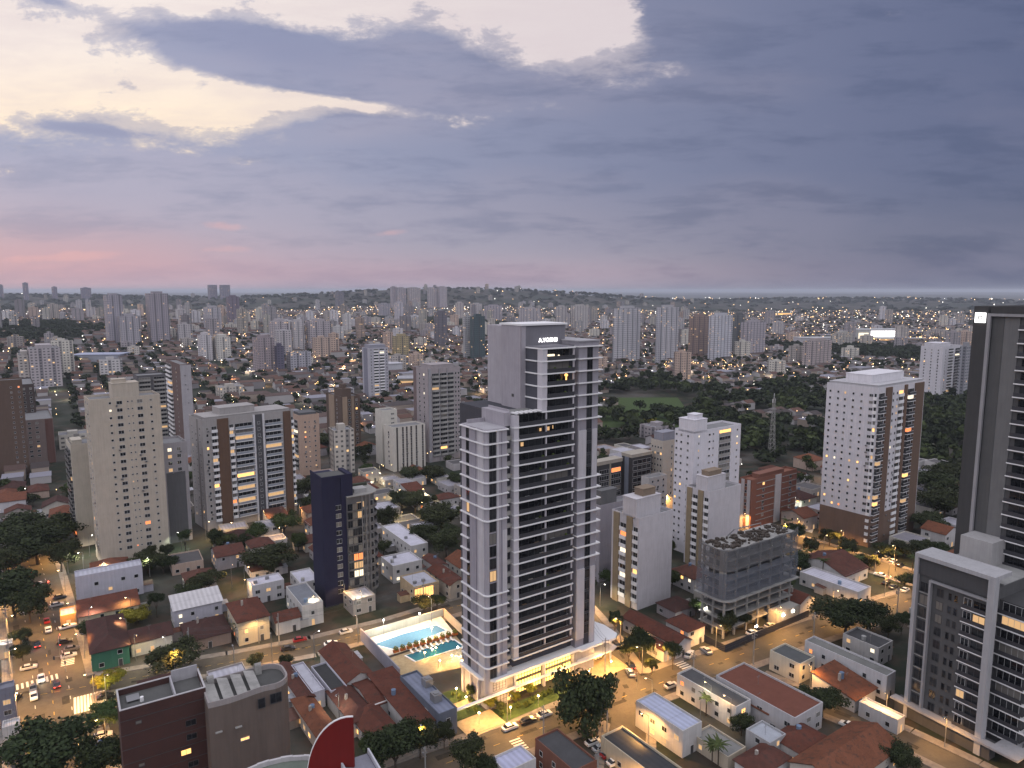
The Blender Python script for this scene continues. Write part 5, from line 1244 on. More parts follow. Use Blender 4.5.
def light(parent, loc, e, c, spread=.25, cone=None):
    if cone:
        l = bpy.data.lights.new('lamp_light', 'SPOT'); l.energy = e; l.color = c; l.shadow_soft_size = spread; l.spot_size = R(cone); l.spot_blend = .5; return link('lamp_light', l, parent, loc)
    l = bpy.data.lights.new('lamp_light', 'POINT'); l.energy = e; l.color = c; l.shadow_soft_size = spread; return link('lamp_light', l, parent, loc)
BULBM = {}
def pole_lamp(name, p, h, e, c, lab, group):
    r = thing(name, lab, 'lamp', (p[0], p[1], 0), 0, group)
    part('pole', MB().tube((0, 0, 0), (0, 0, h), .07, .05, 6), STEEL, r); part('lamp_head', MB().ball((0, 0, h + .22), .28, .28, .2), BULBW if c[2] > .7 else BULB, r)
    light(r, (0, 0, h - .35), e, c)
pool_court()
def forecourt():
    def pl(name, pts, z, mat):
        q = [shift(MT, MTH, *p) for p in pts]; o = link(name, MB().prism(q, .0, z).mesh(name, mat)); o['kind'] = 'structure'
    pl('garden_lawn', [(1, -7.2), (26, -7.0), (26, -2.2), (1, -1.2)], .20, LAWN); pl('forecourt_paving', [(-10, -8), (.9, -7.4), (.9, -.2), (-10, 0)], .16, PAVEW); pl('plaza_paving', [(26.1, -6.8), (46, -5.6), (47, 4), (26.1, -.4)], .17, PAVEW)
    pl('side_lawn', [(-12, .3), (-.8, .3), (-.8, 13.5), (-9, 13.5)], .18, LAWN); pl('side_path', [(-8.6, 5.2), (-.9, 5.2), (-.9, 7.4), (-8.6, 7.4)], .20, PAVEW); g = random.Random(12)
    for i in range(13):
        x, y = shift(MT, MTH, 1.8 + i * 1.8, -3.4 - 2.2 * g.random()); s = thing('garden_shrub', None, 'shrub', (x, y, .2), 0, 'shrubs in the tower front garden'); b = part('foliage', leafball(.55 + .4 * g.random(), 90, i), LEAF, s, (.07, .09, .02), loc=(0, 0, .8)); part('stem', MB().tube((0, 0, 0), (0, 0, .6), .06, n=5), TRUNK, s); SHR.append(s)
    for i in range(7):
        x, y = shift(MT, MTH, -4.5 + 3 * g.random(), 1 + i * 1.6); s = thing('garden_shrub', None, 'shrub', (x, y, .2), 0, 'shrubs in the tower front garden'); b = part('foliage', leafball(.6, 90, i), LEAF, s, (.08, .10, .02), loc=(0, 0, .8)); part('stem', MB().tube((0, 0, 0), (0, 0, .6), .06, n=5), TRUNK, s); SHR.append(s)
    for q in ((-5, -4), (3, -6.6), (12, -6.6), (21, -6.6), (31, -5), (40, -4.6), (-4, 4), (-4, 9)): p = shift(MT, MTH, *q); pole_lamp('garden_lamp', (*p, 0), 3.0, 900, (1, .60, .20), 'warm bollard lamp in the front garden of the sign tower', 'warm lamps in the tower front garden')
SHR = []
forecourt()
# ================================================================ street lamps, poles, mast
AUTO = []                                                     # (object, kind phrase) whose label is settled at the end
_lp = MB().tube((0, 0, 0), (0, 0, 8.2), .11, .07, 7).mesh('pole', STEEL)
_la = MB().tube((0, 0, 8.1), (1.6, 0, 8.6), .05, .04, 6).mesh('arm', STEEL)
_lh = MB().box(1.3, 2.2, -.18, .18, 8.50, 8.62, 0).poly([(1.32, .16, 8.495), (2.18, .16, 8.495), (2.18, -.16, 8.495), (1.32, -.16, 8.495)], 1).ball((1.75, 0, 8.44), .26, .17, .10, 1).mesh('lamp_head', [STEEL, BULB])
_lhw = _lh.copy(); _lhw.materials[1] = BULBW
def street_lamp(x, y, a, e=1700, c=(1, .60, .24), group='street lamps along the lit streets'):
    white = c[2] > .6
    r = thing('street_lamp', None, 'street lamp', (x, y, terrain(x, y)), a, group)
    link('pole', _lp, r); link('arm', _la, r); link('lamp_head', _lhw if white else _lh, r); light(r, (1.75, 0, 8.1), e, c, .3, 150)
    AUTO.append((r, 'white street lamp' if white else 'sodium street lamp')); return r
for pts, hw, step, e, sides in ((S1, 5.5, 24, 2600, (1,)), (S2, 4.5, 24, 2300, (-1,)), (S3, 8.5, 22, 2000, (1, -1)), (S4, 4.6, 30, 1500, (-1,)), (S5, 6.5, 20, 3000, (1, -1)), (S6, 3.6, 24, 1100, (1,))):
    for sd in sides:
        for i, (p, a, l) in enumerate(walk_line(pts, sd * (hw + .7), step)):
            if any(seg_dist(p, q[0]) < q[1] + .3 for q in ROADS if q[0] is not pts): continue
            street_lamp(p[0], p[1], a - sd * math.pi / 2, e * 5.0, (1, .50, .13))
for q, e, c in (((304, 652), 900, (1, .95, .8)), ((170, 668), 900, (1, .9, .7)), ((235, 676), 1500, (1, .92, .7)), ((80, 640), 1200, (1, .9, .7)), ((6, 652), 1500, (1, .95, .85)), ((133, 621), 1100, (1, .92, .35)), ((104, 684), 1100, (1, .92, .35)), ((72, 560), 2200, (1, .95, .8)), ((90, 556), 2200, (1, .95, .8)), ((60, 575), 1800, (1, .95, .8)), ((84, 572), 1800, (1, .95, .8)), ((104, 584), 1800, (1, .95, .6)), ((182, 552), 1500, (.8, 1, .75)), ((265, 527), 1800, (1, .6, .2)), ((283, 545), 1500, (1, .55, .18)), ((232, 588), 1500, (1, .58, .2)), ((398, 505), 1800, (1, .8, .4)), ((420, 505), 1800, (1, .8, .4)), ((318, 618), 900, (1, .8, .5)), ((362, 612), 1100, (1, .8, .5)), ((345, 606), 700, (1, .6, .2)),
                ((105, 582), 1500, (.95, 1, .7)), ((150, 577), 900, (.95, 1, .7)), ((252, 600), 900, (1, .6, .2)), ((245, 590), 1500, (1, .55, .15)), ((402, 528), 2200, (1, .75, .3)), ((425, 520), 2200, (1, .75, .3)), ((380, 478), 2500, (1, .85, .5)), ((370, 488), 2500, (1, .85, .5)),
                ((447, 556), 900, (.95, 1, .9)), ((700, 628), 900, (1, .95, .8)), ((798, 515), 4500, (.95, 1, .9)), ((650, 556), 1100, (1, .95, .6)), ((600, 606), 1300, (1, .93, .7)), ((888, 585), 2200, (1, .6, .25)), ((300, 520), 1500, (1, .55, .18)), ((236, 540), 1500, (1, .6, .2)), ((206, 540), 1500, (1, .6, .2)), ((345, 722), 500, (1, .9, .65)), ((700, 725), 500, (1, .8, .5)), ((710, 715), 260, (1, .85, .5)), ((735, 728), 420, (1, .6, .25)),
                ((265, 640), 1100, (1, .62, .25)), ((130, 650), 800, (1, .66, .3)), ((110, 662), 900, (1, .75, .3)), ((22, 605), 2000, (1, .62, .25)), ((30, 700), 1800, (1, .55, .2)), ((8, 720), 1300, (1, .6, .25))):
    x, y, z = G(*q, 0); x0, y0 = x, y
    for s_ in range(60):                                      # stand it on open ground, not on a roof
        x, y = x0 + .35 * s_ * math.cos(s_ * 2.4), y0 + .35 * s_ * math.sin(s_ * 2.4)
        if (int(x // 2), int(y // 2)) not in TAKEN: break
    street_lamp(x, y, random.Random(q[0]).uniform(0, 6), e * 2.6, c, 'yard lamps among the houses')
def utility_pole(x, y, a):
    r = thing('utility_pole', None, 'utility pole', (x, y, 0), a, 'concrete utility poles along the streets')
    link('pole', UP, r); link('crossarm', UC, r); AUTO.append((r, 'concrete utility pole'))
UP = MB().tube((0, 0, 0), (0, 0, 10.5), .20, .13, 8).mesh('pole', CONC); UC = MB().box(-1.1, 1.1, -.06, .06, 9.6, 9.75).box(-.9, .9, .07, .15, 8.7, 8.82).tube((.4, .3, 8.0), (.4, .3, 9.1), .22, n=8).mesh('crossarm', STEEL)
for pts, hw, sd, step in ((S1, 5.5, -1, 30), (S2, 4.5, 1, 30), (S4, 4.6, 1, 32), (S3, 8.5, 1, 34)):
    prev = None
    for p, a, l in walk_line(pts, sd * (hw + .5), step):
        if any(seg_dist(p, q[0]) < q[1] + .4 for q in ROADS if q[0] is not pts): continue
        q = (p[0] + 3 * math.cos(a), p[1] + 3 * math.sin(a)); utility_pole(*q, a + math.pi / 2)
        if prev and math.dist(prev, q) < 50:
            mb = MB()
            for o, zz in ((-.9, 9.8), (0, 9.8), (.9, 9.8), (.4, 8.0)):
                pt = [Vector((prev[0] - math.sin(a) * o + (q[0] - prev[0]) * t, prev[1] + math.cos(a) * o + (q[1] - prev[1]) * t, zz - 1.1 * 4 * t * (1 - t))) for t in [i / 6 for i in range(7)]]
                for u, v in zip(pt, pt[1:]): mb.tube(u, v, .03, n=3, cap=False)
            wr = link('power_line', mb.mesh('power_line', DKTRIM)); tag(wr, None, 'power line', 'power lines between the utility poles'); wr['_at'] = ((prev[0] + q[0]) / 2, (prev[1] + q[1]) / 2); AUTO.append((wr, 'power line span'))
        prev = q
def mast():
    n = G(771, 462); h = at_depth(773, 398, n[1])[2] - n[2]
    r = thing('radio_mast', 'thin lattice radio mast rising out of the dark park woods', 'radio mast', n); mb = MB(); ns = 14
    for i in range(ns):
        z0, z1 = h * i / ns, h * (i + 1) / ns; w0, w1 = 1.9 * (1 - i / ns * .75), 1.9 * (1 - (i + 1) / ns * .75)
        c0 = [(w0, w0), (-w0, w0), (-w0, -w0), (w0, -w0)]; c1 = [(w1, w1), (-w1, w1), (-w1, -w1), (w1, -w1)]
        for k in range(4): mb.tube((*c0[k], z0), (*c1[k], z1), .13, n=4, cap=False).tube((*c0[k], z0), (*c1[(k + 1) % 4], z1), .09, n=4, cap=False).tube((*c1[k], z1), (*c1[(k + 1) % 4], z1), .09, n=4, cap=False)
    part('lattice', mb, CONC, r); part('antenna', MB().tube((0, 0, h), (0, 0, h + 3), .12, n=6).box(-.9, -.6, -.3, .3, h - 3, h - .8).box(.6, .9, -.3, .3, h - 3, h - .8), WHITE, r)
mast()
# ================================================================ vehicles
def car_meshes():
    def loft(prof, w, tap=0):                                 # side outline (x, z) across the width
        mb = MB(); k = len(prof); ring = []
        for y, sc in ((-w / 2, .96), (-w / 2 + .12, 1), (w / 2 - .12, 1), (w / 2, .96)):
            cz = .55; ring.append([(x * (sc if sc == 1 else .985), y, cz + (z - cz) * sc) for x, z in prof])
        for r in ring: mb.v += r
        for j in range(3):
            for i in range(k): mb.f.append((j * k + i, j * k + (i + 1) % k, (j + 1) * k + (i + 1) % k, (j + 1) * k + i)); mb.m.append(0)
        mb.f.append(tuple(range(k - 1, -1, -1))); mb.f.append(tuple(3 * k + i for i in range(k))); mb.m += [0, 0]
        return mb
    body = loft([(-2.1, .32), (2.1, .32), (2.15, .62), (1.95, .82), (1.0, .95), (-1.7, .98), (-2.12, .85), (-2.15, .5)], 1.74)
    cab = loft([(1.05, .955), (.35, 1.40), (-1.1, 1.44), (-1.75, .985)], 1.46); roof = loft([(.33, 1.41), (.2, 1.47), (-1.0, 1.50), (-1.12, 1.45)], 1.34)
    pick = loft([(-2.5, .40), (2.5, .40), (2.55, .8), (2.3, .98), (1.3, 1.08), (-.3, 1.08), (-.32, .80), (-2.4, .80), (-2.42, 1.08), (-2.55, 1.05)], 1.8)
    wheel = MB().tube((0, -.10, 0), (0, .10, 0), .32, n=14); rim = MB().tube((0, -.115, 0), (0, -.101, 0), .2, n=10).tube((0, .101, 0), (0, .115, 0), .2, n=10)
    hl = MB().box(-.06, .06, -.18, .18, -.08, .08)
    return dict(body=body.mesh('body', CARP), cabin=cab.mesh('windows', GLASS), roof=roof.mesh('roof', CARP), pick=pick.mesh('body', CARP), wheel=wheel.mesh('wheel', RUBBER), rim=rim.mesh('rim', STEEL), head=hl.mesh('headlight', HEAD), headl=hl.mesh('headlight', HEADL), tail=hl.mesh('taillight', TAIL), taill=hl.mesh('taillight', TAILL))
CM = car_meshes()
def car(px, py, a, col, phrase, lights=None, kind='body'):
    x, y, z = G(px, py, .07) if not isinstance(px, tuple) else (*px, .07)
    r = thing('parked_car' if not lights else 'car', None, 'car', (x, y, z), a, 'cars on the streets and forecourts')
    link('body', CM[kind], r, color=col); c = link('windows', CM['cabin'], r); link('roof', CM['roof'], r, color=col)
    for sx in (-1.3, 1.35):
        for sy in (-.74, .74): w = link('wheel', CM['wheel'], r, (sx, sy, .32)); link('rim', CM['rim'], w)
    s = 1.0 if kind == 'body' else 1.18
    for sy in (-.6, .6):
        link('headlight', CM['headl' if lights == 'on' else 'head'], r, (2.06 * s, sy, .66)); link('taillight', CM['taill' if lights in ('on', 'tail') else 'tail'], r, (-2.12 * s, sy, .74))
    if lights == 'on': light(r, (3.0, 0, .7), 60, (1, .9, .7), .3)
    if lights in ('on', 'tail'): light(r, (-2.7, 0, .7), 45, (1, .07, .03), .2)
    AUTO.append((r, phrase))
WHT, SIL, BLK, REDC, GRYC, BLU = (.72, .72, .72), (.42, .43, .45), (.015, .015, .018), (.25, .015, .015), (.10, .10, .11), (.03, .06, .25)
UPA = R(126); DNA = R(126 + 180); U3 = R(32)
for q in ((22.5, 612, UPA, WHT, 'white car'), (47, 622, UPA, REDC, 'red car'), (48.5, 631, UPA, WHT, 'white car'), (68, 628, R(40), WHT, 'white pickup', None, 'pick'), (37.5, 646, UPA, BLK, 'dark car', 'tail'), (65, 643, R(30), BLK, 'black car'),
          (29, 669, R(30), SIL, 'silver car'), (41.5, 680, DNA, WHT, 'white car', 'on'), (57, 686, UPA, BLK, 'dark car', 'tail'), (33, 690, DNA, GRYC, 'dark grey car'), (34, 698, DNA, WHT, 'white car'), (16, 700, R(100), BLK, 'black car'), (69, 657, R(35), SIL, 'silver car'),
          (106, 698, R(30), BLK, 'black car'), (103, 737, R(25), WHT, 'white car'), (104, 745, R(25), BLU, 'blue car'), (42, 604, UPA, BLK, 'dark car'), (57, 606, R(35), SIL, 'silver car'), (46, 590, UPA, BLK, 'dark car', 'tail'), (40, 586, DNA, WHT, 'white car', 'on'), (60, 598, R(35), GRYC, 'dark grey car'), (26, 643, DNA, GRYC, 'dark grey car'),
          (72, 650, R(30), GRYC, 'dark grey car'), (288, 650, R(20), BLK, 'black car'), (331, 645, R(25), WHT, 'white car'), (346, 633, R(32), SIL, 'silver car'), (300, 641, R(25), REDC, 'red car'),
          (510, 729, U3, WHT, 'white car'), (527.5, 722.5, U3, BLK, 'black car'), (544.5, 716, U3, WHT, 'white hatchback'), (579, 703, U3, GRYC, 'dark grey car'), (631, 667, R(100), BLK, 'black car', 'tail'), (630, 674, R(100), SIL, 'silver car'), (616, 646, R(105), BLK, 'black car'), (606, 633, R(105), GRYC, 'dark grey car'),
          (593, 744, R(30), WHT, 'white car'), (600.5, 750, R(30), SIL, 'silver car'), (608.5, 756, R(30), REDC, 'maroon car'), (615, 764, R(30), WHT, 'white car'), (671, 687, R(30), SIL, 'silver car'), (689, 656, R(60), WHT, 'white pickup', None, 'pick'), (706, 652, R(110), SIL, 'silver car'),
          (740, 644, R(30), BLK, 'black pickup', None, 'pick'), (848, 727, R(135), WHT, 'white car'), (865, 737, R(135), WHT, 'white car'), (585, 735, R(110), BLK, 'black car'), (886, 584, R(40), BLK, 'black car'), (893, 588, R(40), GRYC, 'dark grey car'), (901, 582, R(40), SIL, 'silver car'), (905, 591, R(40), WHT, 'white car'),
          (880, 576, R(132), WHT, 'white car', 'on'), (862, 565, R(-48), BLK, 'black car', 'tail'), (838, 553, R(132), WHT, 'white car', 'on'), (893, 562, R(40), WHT, 'white car'), (886, 559, R(40), SIL, 'silver car'), (900, 566, R(40), BLK, 'black car'), (878, 555, R(40), GRYC, 'dark grey car'),
          (760, 631, R(30), GRYC, 'dark grey car'), (770, 627, R(30), SIL, 'silver car'), (752, 634, R(30), WHT, 'white car')):
    car(*q)
# ================================================================ trees
def crown_mesh(seed, lobes, per, s0, s1, flat=.8, rs=1.0):
    g = random.Random(seed); mb = MB(); L = []
    for i in range(lobes):
        a = g.uniform(0, 6.28); r = g.uniform(.10, .66); L.append((r * math.cos(a), r * math.sin(a), g.uniform(-.30, .45) * flat, g.uniform(.28, .50) * rs))
    L.append((0, 0, .1, .5 * rs))
    for cx, cyy, cz, cr in L:
        for i in range(per):
            d = Vector((g.gauss(0, 1), g.gauss(0, 1), g.gauss(0, 1) + .25)).normalized() * cr * (g.uniform(.55, 1.08) if g.random() < .9 else g.uniform(1, 1.3))
            p = Vector((cx, cyy, cz)) + Vector((d.x, d.y, d.z * flat))
            u = (d.normalized() + Vector((g.gauss(0, .6), g.gauss(0, .6), g.gauss(0, .6)))).normalized(); t = u.orthogonal().normalized(); b = u.cross(t); s = g.uniform(s0, s1)
            an = g.uniform(0, 6.28); t2 = t * math.cos(an) + b * math.sin(an); b2 = u.cross(t2)
            mb.poly([p + t2 * s + b2 * s * .35, p + b2 * s * .8, p - t2 * s + b2 * s * .2, p - t2 * s * .5 - b2 * s * .7, p + t2 * s * .55 - b2 * s * .6])
    return mb
CR_HI = [crown_mesh(i, 20, 290, .022, .046, .9, .68).mesh('crown', LEAF) for i in range(5)]
CR_LO = [crown_mesh(20 + i, 7, 42, .08, .15).mesh('crown', LEAF) for i in range(6)]
def trunk_mesh(seed):
    g = random.Random(seed); mb = MB().tube((0, 0, 0), (.02, .01, .55), .055, .04, 8, cap=False)
    for i in range(5):
        a = i * 1.26 + g.uniform(-.3, .3); mb.tube((.02, .01, .50), (.34 * math.cos(a), .34 * math.sin(a), 1.0 + g.uniform(-.1, .25)), .028, .012, 6, cap=False)
    return mb.mesh('trunk', TRUNK)
TRK = [trunk_mesh(i) for i in range(3)]
NT = [0]
def tree(x, y, r, h, col=(.022, .031, .013), phrase='dark leafy tree', hi=True, label=None, group=None, flat=.85):
    """crown radius r, total height h"""
    g = random.Random(int(x * 31 + y * 17)); z = terrain(x, y); ch = min(r * 1.0, h * .50) * flat / .85
    o = thing('tree', label, 'tree', (x, y, z), g.uniform(0, 6.28), group or 'street and garden trees'); NT[0] += 1
    q_ = g.uniform(.8, 1.5); col = (col[0] * q_ * g.uniform(.9, 1.25), col[1] * q_, col[2] * q_)
    cz = h - ch * .75; k = link('crown', g.choice(CR_HI if hi else CR_LO), o, (0, 0, cz), 0, col); k.scale = (r * 1.25, r * 1.25, ch * 1.35)
    t = link('trunk', g.choice(TRK), o); t.scale = (max(2.2, r * .9), max(2.2, r * .9), cz * .85)
    if not label: AUTO.append((o, phrase))
    return o
def tree_px(px, py, rpx, hm=None, col=(.022, .031, .013), **k):
    """crown centre seen at px, py with radius rpx in the picture, tree of height hm"""
    hm = hm or 8; x, y, z = G(px, py, hm * .68); r = rpx * math.hypot(x, y, H) / F
    return tree(x, y, r, hm, col, **k)
DKG = (.020, .028, .014); YG = (.11, .11, .014); MG = (.030, .045, .016)
for q in ((583, 690, 30, 15, DKG, dict(label='biggest dark tree in front of the glowing lobby of the sign tower', flat=1.2)), (171, 655, 23, 8, DKG, dict(label='round dark tree in the white row house garden behind the dark brick block')), (137, 614, 14, 5, YG, dict(label='yellow-green lit bushy tree in front of the cream long house')), (109, 679, 12, 5, YG, dict(label='glowing yellow-green bush at the green corner house')),
          (52, 748, 34, 14, DKG, dict(label='large spreading dark tree at the bottom of the avenue')), (100, 758, 20, 12, DKG, {}), (103, 716, 15, 7, MG, dict(label='mid-green tree beside the zebra crossing and brick block')), (12, 528, 26, 15, DKG, {}), (36, 540, 30, 15, DKG, {}), (58, 528, 24, 14, DKG, {}), (8, 560, 20, 13, DKG, {}),
          (12, 590, 26, 14, DKG, {}), (28, 600, 17, 12, DKG, {}), (60, 552, 16, 12, DKG, {}), (272, 556, 25, 10, DKG, dict(label='wide dark tree left of the navy building')), (284, 522, 14, 9, MG, {}), (298, 540, 10, 8, MG, {}), (312, 500, 12, 9, DKG, {}), (255, 530, 12, 8, MG, {}), (222, 540, 11, 7, MG, {}), (306, 486, 13, 9, DKG, {}),
          (206, 580, 17, 8, DKG, {}), (188, 590, 12, 7, DKG, {}), (147, 560, 16, 8, DKG, dict(label='dark trees clump at the foot of the beige tower')), (163, 562, 12, 7, DKG, {}), (440, 516, 22, 12, DKG, {}), (446, 540, 16, 11, DKG, {}), (425, 532, 14, 9, DKG, {}), (402, 498, 14, 9, DKG, {}), (386, 515, 13, 11, DKG, {}), (415, 500, 16, 10, DKG, {}), (410, 473, 12, 8, DKG, {}), (432, 472, 15, 9, DKG, {}), (455, 478, 10, 8, DKG, {}),
          (328, 440, 16, 12, DKG, {}), (395, 743, 26, 11, DKG, dict(label='wide dark tree just right of the red fin wall')), (420, 735, 17, 9, DKG, {}), (375, 748, 14, 9, MG, {}), (465, 752, 18, 9, DKG, {}), (444, 733, 10, 6, DKG, {}), (488, 765, 12, 7, DKG, {}), (640, 640, 14, 9, DKG, {}), (629, 648, 10, 8, DKG, {}), (673, 652, 9, 8, DKG, {}), (615, 622, 8, 9, DKG, {}), (652, 664, 6, 5, MG, {}), (727, 620, 11, 8, DKG, {}), (745, 618, 7, 6, DKG, {}),
          (846, 614, 26, 11, DKG, dict(label='big round dark tree on the front street near the black-roofed house')), (868, 612, 16, 9, DKG, {}), (823, 700, 20, 7, DKG, dict(label='spreading dark tree between the dark red flat roof and orange lean-to')), (805, 695, 11, 6, DKG, {}), (870, 745, 9, 5, DKG, {}), (890, 752, 14, 6, DKG, {}), (905, 760, 12, 6, DKG, {}), (742, 723, 10, 5, DKG, {}), (655, 712, 8, 6, DKG, {}),
          (20, 634, 8, 5, DKG, {}), (22, 650, 9, 5, DKG, {}), (88, 628, 9, 5, DKG, {}), (255, 660, 8, 4, DKG, {}), (285, 660, 7, 4, DKG, {}), (424, 602, 11, 6, DKG, {}), (437, 600, 8, 5, DKG, {}), (470, 690, 6, 4, MG, {}), (490, 700, 7, 4, YG, {}), (515, 695, 6, 3, YG, {}), (530, 688, 6, 3, YG, {}), (500, 706, 5, 3, MG, {}),
          (847, 545, 12, 7, DKG, {}), (830, 535, 9, 7, DKG, {}), (812, 545, 8, 8, DKG, {}), (870, 560, 9, 6, DKG, {}), (885, 548, 10, 6, DKG, {}), (905, 548, 12, 6, DKG, {}), (920, 545, 11, 6, DKG, {}), (800, 560, 12, 8, DKG, {}), (795, 530, 10, 8, DKG, {}), (943, 548, 9, 7, DKG, {}), (930, 520, 16, 9, DKG, {}), (905, 578, 9, 5, DKG, {}),
          (945, 500, 22, 14, DKG, {}), (955, 470, 25, 14, DKG, {}), (932, 480, 22, 14, DKG, {})):
    if 'label' in q[5]: tree_px(*q[:5], **q[5])
    else: tree_px(*q[:5])
def palm(px, py, h):
    x, y, z = G(px, py, 0); g = random.Random(px); r = thing('palm_tree', None, 'palm tree', (x, y, 0), g.uniform(0, 6), 'palms between the houses')
    link('trunk', PT_, r).scale = (1, 1, h); f = link('crown', PC_, r, (0, 0, h), 0, (.045, .06, .022)); AUTO.append((r, 'palm tree'))
PT_ = MB().tube((0, 0, 0), (.1, .05, 1), .17, .12, 8).mesh('trunk', TRUNK)
def frond_mesh():
    mb = MB(); g = random.Random(2)
    for i in range(18):
        a = i * 2.399; up = g.uniform(.2, 1.1); L = g.uniform(2.0, 2.9); prev = None
        for k in range(6):
            t = k / 5; c = Vector((math.cos(a) * L * t, math.sin(a) * L * t, up * L * t * .9 - 1.6 * L * .35 * t * t)); w = .34 * (1 - t * .8) * (.3 + min(1, t * 4))
            s = Vector((-math.sin(a), math.cos(a), 0)) * w; q = (c + s - Vector((0, 0, w * .6)), c, c - s - Vector((0, 0, w * .6)))
            if prev: mb.poly([prev[0], q[0], q[1], prev[1]]).poly([prev[1], q[1], q[2], prev[2]])
            prev = q
    return mb.mesh('crown', LEAF)
PC_ = frond_mesh()
for q in ((706, 716, 5), (718, 768, 6), (712, 765, 5), (822, 580, 8), (806, 570, 8), (845, 566, 6), (858, 572, 6), (928, 575, 7), (895, 570, 7), (912, 572, 6), (786, 540, 9), (240, 640, 5)): palm(*q)

# ================================================================ the rest of the town, laid out on the street grid
GTH = 33.0; rf = random.Random(99)
def in_view(x, y, m=60): px, py = pix(x, y, 0); return -m < px < 1024 + m and py < 800
def park(x, y):                                               # the dark wooded valley right of the sign tower
    px, py = pix(x, y, 0)
    if 596 < px < 700 and 399 < py < 427: return None
    edge = 8 * math.sin(px * .045) + 4 * math.sin(px * .13)
    if px > 690 and math.sin(x * .021) * math.sin(y * .017 + 1) > .72: return False
    if px > 925: return 398 + edge < py < 505
    return 590 < px and 391 + edge + max(0, px - 740) * .08 < py < (447 if px < 690 else 462) + edge + (20 if px > 760 else 0)
def wooded(x, y): return math.sin(x * .0031 + 2.1) * math.cos(y * .0023 + .7) + .5 * math.sin(x * .009 + y * .007) > .78
mid_n = 0; house_left = 288; far_b = MB(); far_r = [MB(), MB(), MB(), MB()]; woods = []; lights_w = []; lights_c = []
def mid_block(x, y, th, w, d, h, col, lab, z):
    root = thing('apartment_block', None, 'apartment block', (x, y, z), R(th), 'mid-rise blocks across the town'); mark(rect((x, y), th, w, d), 4)
    part('wall', block_body(w, d, -3, h), FAR, root, col, uv=True); part('roof', MB().poly([(.22, .22, h + .03), (w - .22, .22, h + .03), (w - .22, d - .22, h + .03), (.22, d - .22, h + .03)]), FELT, root, (.24, .24, .26))
    part('machine_room', MB().box(w * .3, w * .65, d * .3, d * .7, h + .04, h + rf.uniform(2.2, 4.5)), WALL, root, col); return root
cands = []
for i in range(-60, 90):
    for j in range(-30, 130):
        bx, by = shift((0, 0), GTH, i * 46.0, j * 34.0)
        if by > 60 and math.hypot(bx, by) < 3600 and in_view(bx, by): cands.append((math.hypot(bx, by), i, j, bx, by))
cands.sort()
PAL = [(.56, .54, .55), (.50, .46, .42), (.46, .43, .45), (.40, .36, .34), (.58, .55, .50), (.34, .31, .33), (.5, .38, .32), (.60, .58, .62)]
RC = [TC, TO, TB, TD, (.10, .046, .036), (.14, .056, .036), (.26, .25, .29), (.42, .41, .47), (.10, .095, .10)]
rpn = {0: 'dark red roofed house', 1: 'orange roofed house', 2: 'brown roofed house', 3: 'dark brown roofed house', 4: 'russet roofed house', 5: 'clay roofed house', 6: 'grey roofed house', 7: 'pale roofed house', 8: 'charcoal roofed house'}
for _ in range(3000):                                          # loose filling of the near blocks
    a_ = rf.uniform(-.68, .68); r_ = 150 + 260 * rf.random() ** .6; p = (r_ * math.sin(a_), r_ * math.cos(a_)); W, D = rf.uniform(8, 13), rf.uniform(8, 14)
    if park(*p) or not in_view(*p, 10) or p[1] < 150 or not free(rect(shift(p, GTH, -1.2, -1.2), GTH, W + 2.4, D + 2.4), 2.0) or N_HOUSE[0] > 215: continue
    q = rf.random(); c = rf.randrange(6) if q < .55 else 6 + rf.randrange(3); flat = c > 5
    o = house((*p, 0), GTH + rf.choice([0, 0, 2, -2]), W, D, rf.choice([3.8, 4.4, 5.8, 6.6]), 'flat' if flat else rf.choice(['hip', 'gable_u', 'gable_v', 'shed']), rf.choice(PAL), RC[c], 'f' if c == 8 else 'm' if flat else 't', None, 'houses in the blocks around the towers', lit=.3, detail=1)
    AUTO.append((o, rpn[c]))
for _ in range(900):
    a_ = rf.uniform(-.68, .68); r_ = 165 + 330 * rf.random() ** .7; p = (r_ * math.sin(a_), r_ * math.cos(a_))
    if NT[0] > 240: break
    if p[1] < 150 or park(*p) is not False or not in_view(*p, 10) or not free(rect(shift(p, GTH, -1.5, -1.5), GTH, 3, 3), 1.5): continue
    tree(*p, rf.uniform(2.2, 4.4), rf.uniform(5, 10), rf.choice([DKG, DKG, MG]), hi=r_ < 330); mark(rect(shift(p, GTH, -1, -1), GTH, 2, 2))
